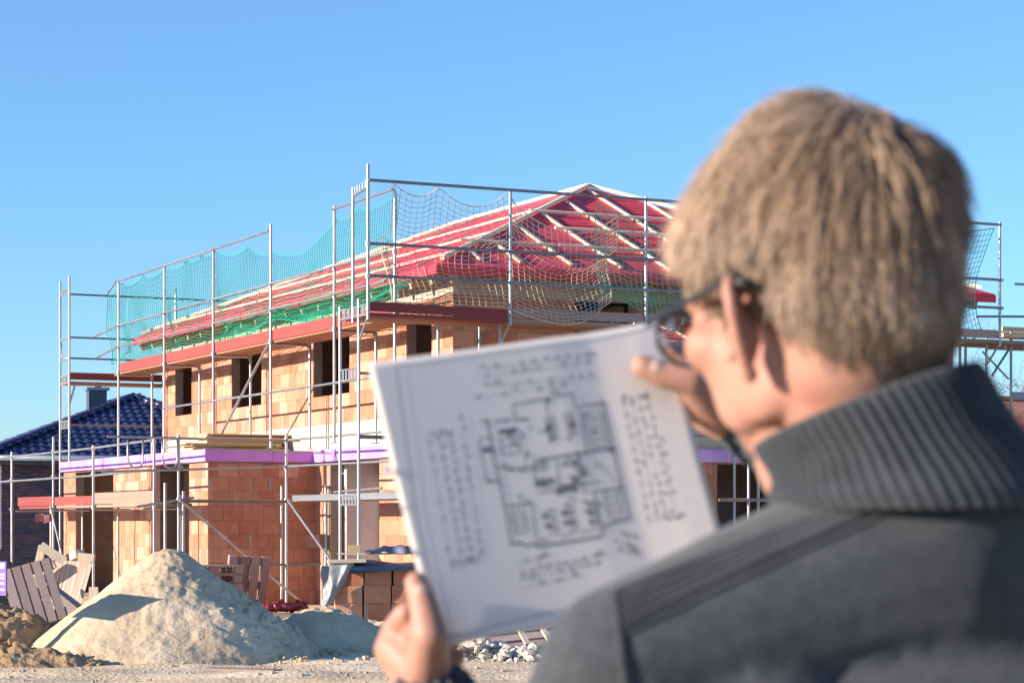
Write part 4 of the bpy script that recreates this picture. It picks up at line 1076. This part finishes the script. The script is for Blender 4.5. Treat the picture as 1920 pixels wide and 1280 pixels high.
# inner walls
for p, q, w in (((505,588), (620,600), 6), ((620,600), (700,555), 6), ((700,555), (830,540), 6), ((830,540), (960,520), 7), ((645,580), (655,660), 5), ((735,560), (745,690), 5), ((820,540), (835,640), 5),
                ((545,740), (640,728), 6), ((660,690), (900,650), 5), ((640,728), (660,890), 5), ((875,690), (900,830), 6), ((870,560), (985,680), 2), ((690,395), (712,500), 5), ((760,380), (790,490), 4), ((820,350), (850,540), 6), ((870,690), (985,680), 5)):
    line(p, q, w)
def bed(x0, y0, x1, y1, n, sk=.19):
    h = y1-y0
    poly([(x0,y0), (x1,y0-(x1-x0)*.14), (x1+h*sk,y1-(x1-x0)*.14), (x0+h*sk,y1)], 4, None, True)
    for k in range(1, n): line((x0+h*sk*k/n, y0+h*k/n), (x1+h*sk*k/n, y0+h*k/n-(x1-x0)*.14), 4)
bed(840,385,905,520,5); bed(915,690,965,800,4); bed(560,765,610,845,3); bed(515,445,580,460,3); bed(520,480,585,540,2); bed(650,560,690,600,1); bed(770,545,815,590,2)
for cx, cy, s_, n in ((700,440,16,16), (715,480,14,10), (690,660,14,14), (740,690,14,16), (800,640,14,14), (820,650,10,8), (690,780,14,16), (700,820,14,12), (760,770,14,16), (770,810,14,12), (860,770,14,14), (865,810,12,10), (560,600,12,10), (600,600,10,8),
                     (480,640,10,8), (470,520,14,12), (790,430,12,9), (700,335,10,7), (945,530,12,8), (620,725,9,6), (800,580,14,8), (660,660,12,8), (850,390,9,5), (760,580,12,8)):
    scrib(cx, cy, s_, n)
for _ in range(40):
    x = rp_.uniform(.04, .96); y = rp_.uniform(.04, .96); scrib(480 + x*440 + y*80, 425 - x*75 + y*440, 11, rp_.choice((3, 4, 5)))
for (x0, y0, w_, h_, n_) in ((690,400,34,95,7), (770,385,30,95,7), (690,760,40,110,6), (760,745,40,110,6), (840,735,40,100,6), (655,640,60,30,4), (740,665,70,35,5), (800,600,50,45,4)):
    for k in range(n_): line((x0 + h_*.19*k/n_, y0 + h_*k/n_), (x0 + w_ + h_*.19*k/n_, y0 + h_*k/n_ - w_*.14), 4)
rowm((665,880), (900,840), 16, 7, 3, .1, False)
ink.build("printed_plan", PRINT, plan); soft.build("printed_hairline", PRINT_SOFT, plan)

# ------------------------------------------------------------------ person
SKIN = M("skin", (.36,.188,.132), (.41,.222,.163), 9, .55, spec=.35, bump=.05, bscale=180, c3=(.37,.155,.115), s3=16, t3=(.5,.8))
SKIN.node_tree.nodes["Principled BSDF"].inputs["Subsurface Weight"].default_value = .18
SKIN.node_tree.nodes["Principled BSDF"].inputs["Subsurface Radius"].default_value = (.010, .004, .002)
SKIN.node_tree.nodes["Principled BSDF"].inputs["Subsurface Scale"].default_value = 1.0
KNIT = M("charcoal_knit", (.036,.043,.048), (.056,.065,.072), 85, .95, spec=.1, bump=.5, bscale=420, bdist=.002, sheen=.25, c3=(.028,.034,.039), s3=9, t3=(.5,.8))
RIBK = M("charcoal_rib", (.030,.035,.040), (.044,.051,.057), 60, .95, spec=.1, bump=.4, bscale=500, bdist=.002, sheen=.2)
def voxel(mb, size, it, fac=.5):
    me = mb.mesh("tmp"); o = bpy.data.objects.new("tmp", me); COL.objects.link(o)
    r_ = o.modifiers.new("r", 'REMESH'); r_.mode = 'VOXEL'; r_.voxel_size = size; r_.use_smooth_shade = True
    if it: s_ = o.modifiers.new("s", 'SMOOTH'); s_.iterations = it; s_.factor = fac
    dg = bpy.context.evaluated_depsgraph_get(); dg.update()
    out = bpy.data.meshes.new_from_object(o.evaluated_get(dg)); bpy.data.objects.remove(o); out.shade_smooth(); return out
PB = Vector((.26, 1.56, 0))
HO = Vector((.2045, 1.505, 1.566))                       # between the ears
HR = Matrix.Rotation(R(29), 3, 'Z') @ Matrix.Rotation(R(-9), 3, 'X') @ Matrix.Rotation(R(0), 3, 'Y')
def H(x, y, z): return HO + HR @ Vector((x, y, z))
body = MB()
E = lambda c, r: body.ball(H(*c), r, HR, 20, 12)
E((0,-.014,.060), (.0685,.086,.088)); E((0,.035,.066), (.063,.056,.064)); E((0,.044,.000), (.056,.050,.062)); E((0,.036,-.036), (.042,.044,.028)); E((0,.062,-.048), (.026,.024,.018))
for s_ in (-1, 1):
    E((s_*.043,.012,-.026), (.014,.032,.026)); E((s_*.040,.040,-.026), (.012,.030,.026)); E((s_*.044,.062,.012), (.022,.022,.020)); E((s_*.030,.084,.048), (.020,.012,.009)); E((s_*.030,.083,.032), (.0135,.0125,.0125)); E((s_*.013,.098,-.006), (.009,.009,.007))
body.limb([H(0,.088,.044), H(0,.104,.014), H(0,.112,-.004)], [.008, .009, .0125], 12)
E((0,.088,-.026), (.022,.012,.006)); E((0,.087,-.036), (.020,.012,.007)); E((0,-.040,.012), (.064,.060,.060)); E((0,-.034,-.018), (.056,.050,.045))
# ears
for s_ in (-1, 1):
    eb = Vector((s_*.76, -.65, .0)).normalized(); ez = Vector((0, .10, 1)).normalized(); en = eb.cross(ez).normalized(); ez = en.cross(eb)
    ER = HR @ Matrix((eb, en, ez)).transposed(); EC = Vector((s_*.0665, -.006, .002))
    ep = lambda b_, z, n_=0.0: H(*(EC + eb*b_ + ez*z + en*n_))
    body.ball(ep(.012, .008), (.0190, .0042, .0235), ER, 16, 10); body.ball(ep(.009, -.012), (.0125, .0045, .0170), ER, 16, 10); body.ball(ep(.004, .0), (.010, .010, .020), ER, 14, 10)
    path = [(.004,.024), (.012,.033), (.022,.034), (.030,.027), (.033,.014), (.031,.001), (.026,-.011), (.019,-.021), (.013,-.028), (.006,-.027)]
    body.limb([ep(b_, z, .0015*s_) for b_, z in path], [.0036,.0042,.0046,.0046,.0044,.0042,.0042,.0046,.0060,.0048], 10)
# neck, trunk, legs under the clothes
NB = Vector((.268, 1.475, 1.42))
NT = Vector((.240, 1.488, 1.502))
body.limb([H(.004,-.022,-.010), NT, NT.lerp(NB, .5), NB], [.055, .0545, .055, .056], 20)
body.limb([H(0,.030,-.070), NB + Vector((-.02,.03,.0))], [.036, .040], 14)
SHL, SHR = Vector((.074, 1.445, 1.357)), Vector((.452, 1.53, 1.352))
body.limb([NB - UP*.03, SHL], [.035, .030]); body.limb([NB - UP*.03, SHR], [.035, .030])
body.limb([NB - UP*.02, Vector((.265,1.49,1.22)), Vector((.26,1.51,1.02)), Vector((.26,1.54,.93))], [.05, .07, .07, .08])
for sx_ in (-.085, .085): body.limb([Vector((.26+sx_,1.57,.90)), Vector((.26+sx_*1.1,1.59,.50)), Vector((.26+sx_*1.2,1.56,.09))], [.075, .05, .036]); body.limb([Vector((.26+sx_*1.2,1.55,.05)), Vector((.26+sx_*1.6,1.72,.035))], [.035, .03])
# left arm and hand (lower left corner of the sheet)
def on_sheet(x, y, lift):
    r_ = at(x, y, 1.0) - Vector((0,0,CAM_H)); q = Vector((0,0,CAM_H)); t = (T_L-q).dot(PN)/r_.dot(PN); return q + r_*t + PN*lift
kz = KP
LW = at(812, 1305, 1.99*kz); LE = Vector((-.005, 1.64, 1.115))
body.limb([SHL, LE, LW], [.030, .028, .026])
tip = [at(800,1268,1.972*kz), on_sheet(797,1200,.016), on_sheet(786,1137,.0125), on_sheet(774,1098,.0105)]
body.limb(tip, [.021, .0150, .0116, .0098], 14)
body.limb([LW, at(775,1228,2.01*kz)], [.026, .027], 16); body.limb([at(805,1270,1.985*kz), at(745,1215,2.01*kz)], [.022, .019]); body.limb([LW + Vector((.01,.02,0)), at(790,1232,2.055*kz)], [.023, .021])
for ch, rs in (([at(728,1218,2.01*kz), at(738,1180,2.035*kz), on_sheet(770,1140,-.017), on_sheet(815,1125,-.016)], [.0125,.0105,.0095,.0085]),
               ([at(738,1236,2.035*kz), at(752,1200,2.06*kz), on_sheet(795,1168,-.018), on_sheet(850,1150,-.016)], [.0130,.0108,.0098,.0088]),
               ([at(765,1250,2.05*kz), at(790,1222,2.075*kz), on_sheet(828,1195,-.018), on_sheet(876,1178,-.016)], [.0125,.0105,.0095,.0085]),
               ([at(800,1262,2.055*kz), at(828,1248,2.07*kz), at(848,1240,2.055*kz), at(858,1228,2.03*kz)], [.0115,.0095,.0090,.0080])): body.limb(ch, rs, 12)
# right arm and hand (upper right corner)
RW = at(1398, 772, 2.14*kz); RE = Vector((.40, 1.79, 1.415))
body.limb([SHR, RE, RW], [.030, .028, .026])
body.limb([at(1345,768,2.105*kz), on_sheet(1284,722,.018), on_sheet(1234,712,.0130), on_sheet(1196,694,.0105)], [.021, .0160, .0120, .0100], 14)
body.limb([RW, at(1342,735,2.155*kz)], [.026, .028], 16); body.limb([at(1360,775,2.12*kz), at(1310,720,2.14*kz)], [.022, .019]); body.limb([RW + Vector((0,.02,-.01)), at(1335,770,2.19*kz)], [.023, .022])
for ch, rs in (([at(1318,690,2.165*kz), at(1290,652,2.19*kz), on_sheet(1240,640,-.019), on_sheet(1205,650,-.016)], [.0130,.0108,.0096,.0086]),
               ([at(1326,715,2.185*kz), at(1296,690,2.215*kz), on_sheet(1235,675,-.020), on_sheet(1190,690,-.018)], [.0130,.0110,.0098,.0088]),
               ([at(1330,745,2.20*kz), at(1300,732,2.225*kz), on_sheet(1250,718,-.020), on_sheet(1205,730,-.018)], [.0125,.0105,.0095,.0085]),
               ([at(1334,772,2.20*kz), at(1308,770,2.22*kz), on_sheet(1262,762,-.018), on_sheet(1230,770,-.016)], [.0110,.0092,.0085,.0078])): body.limb(ch, rs, 12)
bme = voxel(body, .0027, 5)
def relax(me, sel, it):
    o = bpy.data.objects.new("tmp", me); COL.objects.link(o); g = o.vertex_groups.new(name="g"); g.add([v.index for v in me.vertices if sel(v.co)], 1.0, 'REPLACE')
    s_ = o.modifiers.new("s", 'SMOOTH'); s_.iterations = it; s_.factor = .5; s_.vertex_group = "g"
    dg = bpy.context.evaluated_depsgraph_get(); dg.update(); out = bpy.data.meshes.new_from_object(o.evaluated_get(dg)); bpy.data.objects.remove(o); out.shade_smooth(); return out
def on_head(c):
    l = HR.transposed() @ (Vector(c) - HO)
    return l.length < .18 and not (abs(l.x) > .060 and -.052 < l.y < .012 and -.036 < l.z < .044) and not (l.y > .088)
bme = relax(bme, on_head, 45)
for i in range(len(bme.vertices)): pass
bme.transform(Matrix.Translation(-PB)); bme.name = "person"
person = link("person", bme, SKIN); person.location = PB
tag(person, "person in charcoal knit turtleneck and glasses seen from behind, holding up a plan", "person")

# --- thumb nails
NAIL = M("nail", (.56,.36,.29), rough=.3, spec=.5)
for a_, e_ in ((on_sheet(776,1104,.0185), on_sheet(783,1128,.0215)), (on_sheet(1202,697,.0190), on_sheet(1226,706,.0225))):
    d_ = (e_-a_).normalized(); w_ = d_.cross(PN).normalized(); m = MB(); m.ball((a_*.55+e_*.45), (.0075, .0062, .0022), Matrix((d_, w_, d_.cross(w_))).transposed(), 12, 8); m.build("nail", NAIL, person, smooth=True)
# --- clothing
sw = MB()
NBs = Vector((.268, 1.480, 1.426))
sw.limb([NBs, NBs.lerp(SHL, .5) + UP*.004, SHL + UP*.000], [.081, .063, .057], 18); sw.limb([NBs, NBs.lerp(SHR, .5) + UP*.004, SHR], [.081, .065, .058], 18)
sw.ball((.262,1.490,1.255), (.192,.112,.150), None, 24, 14); sw.ball((.262,1.51,1.08), (.172,.112,.26), None, 24, 14); sw.ball((.15,1.455,1.28), (.088,.080,.11), None, 20, 12); sw.ball((.37,1.485,1.28), (.088,.080,.11), None, 20, 12)
sw.ball((.265,1.57,.90), (.165,.115,.07), None, 20, 12)
sw.limb([SHL + Vector((-.004,0,-.004)), SHL.lerp(LE,.5) + Vector((-.01,0,0)), LE, LE.lerp(LW,.55), LE.lerp(LW,.90)], [.056, .055, .050, .043, .034], 18)
sw.limb([SHR, SHR.lerp(RE,.5), RE, RE.lerp(RW,.55), RE.lerp(RW,.90)], [.058, .054, .048, .042, .034], 18)
sme = voxel(sw, .0045, 8)
# soft folds
nrms = [v.normal.copy() for v in sme.vertices]
for v, nrm in zip(sme.vertices, nrms):
    p = v.co; q = Vector((p.x*7, p.y*7, p.z*4.5))
    v.co = p + nrm*(.0035*noise.noise(q) + .0016*noise.noise(q*2.7))
sbv = BVHTree.FromPolygons([v.co.copy() for v in sme.vertices], [tuple(p.vertices) for p in sme.polygons])
sme.transform(Matrix.Translation(-PB)); sme.name = "sweater"
sweater = link("sweater", sme, KNIT, person)
# ribbed shoulder strip and sleeve seam, laid on the knit
def drape(pts, r_, name, mat=None):
    m = MB(); out = []
    for p in pts:
        hit = sbv.find_nearest(Vector(p))
        if hit[0] is not None: out.append(hit[0] + hit[1]*r_*.15)
    m.tube(out, r_, 7); m.build(name, mat or RIBK, sweater, smooth=True)
def seg(a, e, n=26): return [Vector(a).lerp(Vector(e), k/n) for k in range(n+1)]
def lay(p, q, r_, name, sag=0.0):
    """cord on the knit between two places of the back"""
    m = MB(); out = []; o_ = Vector((0, 0, CAM_H))
    for k in range(31):
        t = k/30; d_ = (at(p[0]+(q[0]-p[0])*t, p[1]+(q[1]-p[1])*t + sag*math.sin(t*3.14), 1.0) - o_).normalized(); hit = sbv.ray_cast(o_, d_)
        if hit[0] is not None: out.append(hit[0] + hit[1]*r_*.1)
    if len(out) > 2: m.tube(out, r_, 7); m.build(name, RIBK, sweater, smooth=True)
for k in range(5): lay((1154, 1112+17*k), (1668, 926+5*k), .0026, "shoulder_rib", -6)
lay((1152, 1108), (1180, 1330), .0032, "sleeve_seam", 0); lay((1154, 1197), (1690, 952), .0018, "shoulder_seam", -4)
# turtleneck collar: ribbed, rolled over
col = MB(); NRB, per = 64, 6; n_a = NRB*per
c_lo, c_hi = Vector((.258, 1.478, 1.476)), Vector((.2290, 1.488, 1.527))
def ring(c, rx, ry, tx, ty, rib, ph=0.0):
    out = []
    for k in range(n_a):
        a = 2*math.pi*k/n_a; rr = 1 + rib*(.5+.5*math.cos(a*NRB+ph))
        x, y = rx*math.cos(a)*rr, ry*math.sin(a)*rr; out.append(c + Vector((x, y, tx*x + ty*y)))
    out.append(out[0]); return out
prof = [(-.30, .095, .083, .02, .02, .012), (-.16, .0955, .0845, .04, .01, .024), (-.08, .0940, .0835, .06, .0, .032), (.0, .0895, .080, .10, -.03, .036), (.10, .0865, .0775, .14, -.04, .042), (.22, .0815, .0755, .18, -.05, .046), (.36, .0760, .0740, .22, -.06, .048), (.52, .0735, .0732, .26, -.07, .048), (.68, .0722, .0728, .30, -.08, .048),
        (.82, .0715, .0725, .33, -.09, .048), (.92, .0708, .072, .35, -.09, .045), (.985, .0695, .0705, .36, -.10, .040), (1.0, .0670, .0675, .36, -.10, .035), (.97, .0645, .0645, .36, -.10, .03), (.80, .0630, .0625, .34, -.10, .03), (.40, .0630, .0625, .3, -.1, .03)]
col.grid([ring(c_lo.lerp(c_hi, t), rx, ry, tx, ty, rib, .25*math.sin(t*3)) for (t, rx, ry, tx, ty, rib) in prof])
col.build("collar", RIBK, sweater, smooth=True)
def cuff(a, e, r0, r1):
    m = MB(); d = (e-a).normalized(); u_ = d.orthogonal().normalized(); w_ = d.cross(u_); P = []
    for j, (t, r_) in enumerate(((0, r0), (.3, r0*1.02), (.7, (r0+r1)/2*1.04), (.95, r1*1.03), (1.0, r1*.97), (.9, r1*.85))):
        row = []
        for k in range(131):
            an = 2*math.pi*(k % 130)/130; rr = r_*(1+.04*math.cos(an*26)); row.append(a.lerp(e, t) + (u_*math.cos(an)+w_*math.sin(an))*rr)
        P.append(row)
    m.grid(P); m.build("cuff", RIBK, sweater, smooth=True)
cuff(LE.lerp(LW,.72), LE.lerp(LW, 1.02) , .041, .0345); cuff(RE.lerp(RW,.72), RE.lerp(RW,1.0), .041, .034)
JEANS = M("dark_denim", (.03,.04,.07), (.04,.05,.09), 40, .9, bump=.3, bscale=300)
tr = MB(); tr.ball((.26,1.57,.90), (.165,.118,.12), None, 20, 12)
for s_ in (-.085, .085): tr.limb([Vector((.26+s_,1.57,.88)), Vector((.26+s_*1.1,1.59,.50)), Vector((.26+s_*1.2,1.56,.10))], [.098, .072, .062], 16)
tme = voxel(tr, .009, 3); tme.transform(Matrix.Translation(-PB)); tme.name = "trousers"; link("trousers", tme, JEANS, person)
SHOE = M("dark_leather", (.04,.03,.025), rough=.5)
for s_ in (-.085, .085):
    sh = MB(); sh.limb([Vector((.26+s_*1.2,1.54,.05)), Vector((.26+s_*1.4,1.64,.05)), Vector((.26+s_*1.65,1.76,.042))], [.048, .046, .040], 14)
    for i, v in enumerate(sh.v): v.z = max(v.z, .002)
    sme2 = voxel(sh, .008, 2); sme2.transform(Matrix.Translation(-PB)); sme2.name = "shoe"; link("shoe", sme2, SHOE, person)

# --- hair: under-layer plus clumped strands following the growth direction from the crown
hm, nt, N_, L_n, Pn = _new("blond_hair")
Pn.inputs["Roughness"].default_value = .5; Pn.inputs["Specular IOR Level"].default_value = .35; Pn.inputs["Sheen Weight"].default_value = .1
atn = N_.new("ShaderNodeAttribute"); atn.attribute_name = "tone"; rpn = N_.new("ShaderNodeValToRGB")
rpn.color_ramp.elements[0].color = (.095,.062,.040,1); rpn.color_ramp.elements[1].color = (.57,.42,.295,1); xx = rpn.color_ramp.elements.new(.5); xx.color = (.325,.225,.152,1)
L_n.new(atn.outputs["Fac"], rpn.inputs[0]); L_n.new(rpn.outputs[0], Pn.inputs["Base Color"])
inv = HR.transposed()
def hairline(l):
    """lowest local z with hair at this place of the head (None: bare)"""
    x, y, z = l; ax = abs(x)
    if y > .055: return .092 - .25*max(0, .055-ax) if y < .10 else 9
    if y > .028: return .052
    if y > .014: return .0
    if y > -.036: return .034 if ax > .05 else .03           # over the ear
    k = min(1, (-.036-y)/.042); return -.004 + (-.034+.004)*k - .012*max(0, 1-ax/.03)*k
skull = []
for p in bme.polygons:
    c = Vector(p.center) + PB; l = inv @ (c - HO)
    if l.length > .16 or abs(l.x) > .0815: continue
    if l.z > hairline(l) and not (abs(l.x) > .0735 and -.048 < l.y < .006 and l.z < .036): skull.append((c, Vector(p.normal), l, p.area))
crown = Vector((.018, -.046, .134))
rh = random.Random(5); hb = MB(); tone = []
# under-layer: small overlapping scales hugging the scalp
def flow(l, n):
    """growth direction in head space: away from the crown, with a swirl, then down"""
    d = l - crown + Vector((.004,.009,0)); sw_ = Vector((0,0,1)).cross(d)
    k = max(0, 1 - d.length/.07)
    f = d.normalized()*1.0 + sw_.normalized()*(.75*k) + Vector((0,0,-.55))*(1-k)
    if l.y > .0: f += Vector((0,.35,-.1))
    w = Vector((noise.noise(l*38), noise.noise(l*38+Vector((5,0,0))), noise.noise(l*38+Vector((0,7,0)))))
    f = f + w*.34; f = f - n*f.dot(n); return f.normalized()
cum = []; tot = 0
for s_ in skull: tot += s_[3]; cum.append(tot)
import bisect
def pick(): return skull[min(len(skull)-1, bisect.bisect(cum, rh.random()*tot))]
# clumps
hbv = BVHTree.FromPolygons([Vector(v.co)+PB for v in bme.vertices], [tuple(p.vertices) for p in bme.polygons if (Vector(p.center)+PB-HO).length < .17])
def strand(p0, d, n, L, r_, h_tip, free, tn):
    """strand that follows the scalp, rising to h_tip; free > 0 lets the tip stand away"""
    pts = []; q = p0; K = 5; dirv = d
    for k in range(K+1):
        loc, nn, _i, _d = hbv.find_nearest(q)
        pts.append((loc + nn*(-.0008 + h_tip*(k/K)**.8)).lerp(q, free*k/K))
        dirv = (dirv - nn*dirv.dot(nn)*(1-free)).normalized(); dirv = (dirv + Vector((0,0,-.10))).normalized()
        q = q + dirv*(L/K)
    b0 = len(hb.v); hb.tube(pts, [r_, r_*1.05, r_*.95, r_*.8, r_*.55, r_*.12], 3, False); tone.extend([tn]*(len(hb.v)-b0))
near = [s_ for s_ in skull if (s_[2]-crown).length < .030]
for i in range(4200):
    c, n, l, a = pick() if i < 3850 else rh.choice(near); nl = inv @ n; d = HR @ flow(l, nl)
    edge = max(0, min(1, (l.z - hairline(l))/.060))**1.4; top_ = max(0, min(1, (l.z-.02)/.09))
    L = (.007 + .024*edge + .020*top_*edge)*rh.uniform(.8, 1.2); hh = (.0016 + .0045*edge + .016*top_**1.6)*rh.uniform(.55, 1.15)
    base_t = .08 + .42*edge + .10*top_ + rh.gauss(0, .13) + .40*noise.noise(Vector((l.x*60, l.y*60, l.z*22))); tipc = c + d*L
    for k in range(7):
        o = Vector((rh.gauss(0,1), rh.gauss(0,1), rh.gauss(0,1)))*.0036; o -= n*o.dot(n); p0 = c + o
        dk = (tipc - o*.1 - p0); dk -= n*dk.dot(n); dk = dk.normalized() if dk.length > 1e-5 else d
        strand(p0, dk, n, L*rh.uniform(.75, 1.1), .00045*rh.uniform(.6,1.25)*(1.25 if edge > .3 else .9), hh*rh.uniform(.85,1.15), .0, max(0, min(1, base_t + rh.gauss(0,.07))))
# a few stray tufts at the crown
for i in range(16):
    l = Vector((.055 + rh.gauss(0,.010), -.045 + rh.gauss(0,.014), 0)); c, n, l2, a = min(skull, key=lambda s_: (s_[2].x-l.x)**2 + (s_[2].y-l.y)**2 + (0 if s_[2].z > .06 else 1))
    d = HR @ Vector((.85,-.25,.15)); d = (d - n*d.dot(n)).normalized(); 
    for k in range(5): strand(c + Vector((rh.gauss(0,.002), rh.gauss(0,.002), 0)), (d + Vector((rh.gauss(0,.2), rh.gauss(0,.2), rh.gauss(0,.2)))).normalized(), n, rh.uniform(.030,.042), .0006, .012, .85, .6)
# under-layer cap
cap_faces = {}
capv = {}
for (c, n, l, a) in skull: pass
for p in bme.polygons:
    c = Vector(p.center) + PB; l = inv @ (c - HO)
    if l.length > .16 or abs(l.x) > .0815: continue
    if l.z > hairline(l) + .004 and not (abs(l.x) > .0735 and -.048 < l.y < .006 and l.z < .040):
        idx = []
        for vi in p.vertices:
            if vi not in capv:
                v = bme.vertices[vi]; lz = inv @ (Vector(v.co) + PB - HO); t = max(0, min(1, (lz.z-hairline(lz))/.05)) if hairline(lz) < 1 else 0
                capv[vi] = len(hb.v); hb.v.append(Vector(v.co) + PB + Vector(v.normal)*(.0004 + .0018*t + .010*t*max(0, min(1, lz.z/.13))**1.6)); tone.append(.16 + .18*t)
            idx.append(capv[vi])
        hb.f.append(tuple(idx))
hme = bpy.data.meshes.new("hair"); hme.from_pydata([tuple(v-PB) for v in hb.v], [], hb.f); hme.update()
aa = hme.attributes.new("tone", 'FLOAT', 'POINT'); aa.data.foreach_set("value", tone[:len(hme.vertices)])
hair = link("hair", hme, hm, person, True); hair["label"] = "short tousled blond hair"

# --- glasses
GF = M("black_frame", (.015,.015,.017), rough=.3, spec=.6); GL, nt, N_, L_n, Pn = _new("lens_glass")
Pn.inputs["Transmission Weight"].default_value = 1.0; Pn.inputs["Roughness"].default_value = .02; Pn.inputs["IOR"].default_value = 1.12
gl = thing("eyeglasses", H(0, .10, .012), "black framed glasses worn by the person, temple arm over the left ear", "glasses")
for s_ in (-1, 1):
    m = MB(); m.tube([H(s_*.068,.104,.036), H(s_*.075,.060,.036), H(s_*.077,.014,.037), H(s_*.080,-.014,.038), H(s_*.081,-.034,.028)], [.0022,.0022,.0026,.0040,.0038], 8); m.build("temple_arm", GF, gl, smooth=True)
    ce = (s_*.034, .111, .028); m = MB(); pts = [H(ce[0]+.027*math.cos(a*.3927)*(1 if True else 1), ce[1]-.006*abs(math.cos(a*.3927)), ce[2]+.0185*math.sin(a*.3927)) for a in range(17)]
    m.tube(pts, .0017, 6); m.build("rim", GF, gl, smooth=True)
    m = MB(); m.v = pts[:16] ; m.f = [tuple(range(16))]; o = m.build("lens", GL, gl); so_ = o.modifiers.new("t", 'SOLIDIFY'); so_.thickness = .0015
m = MB(); m.tube([H(-.008,.112,.032), H(0,.114,.035), H(.008,.112,.032)], .0016, 6); m.build("bridge", GF, gl, smooth=True)
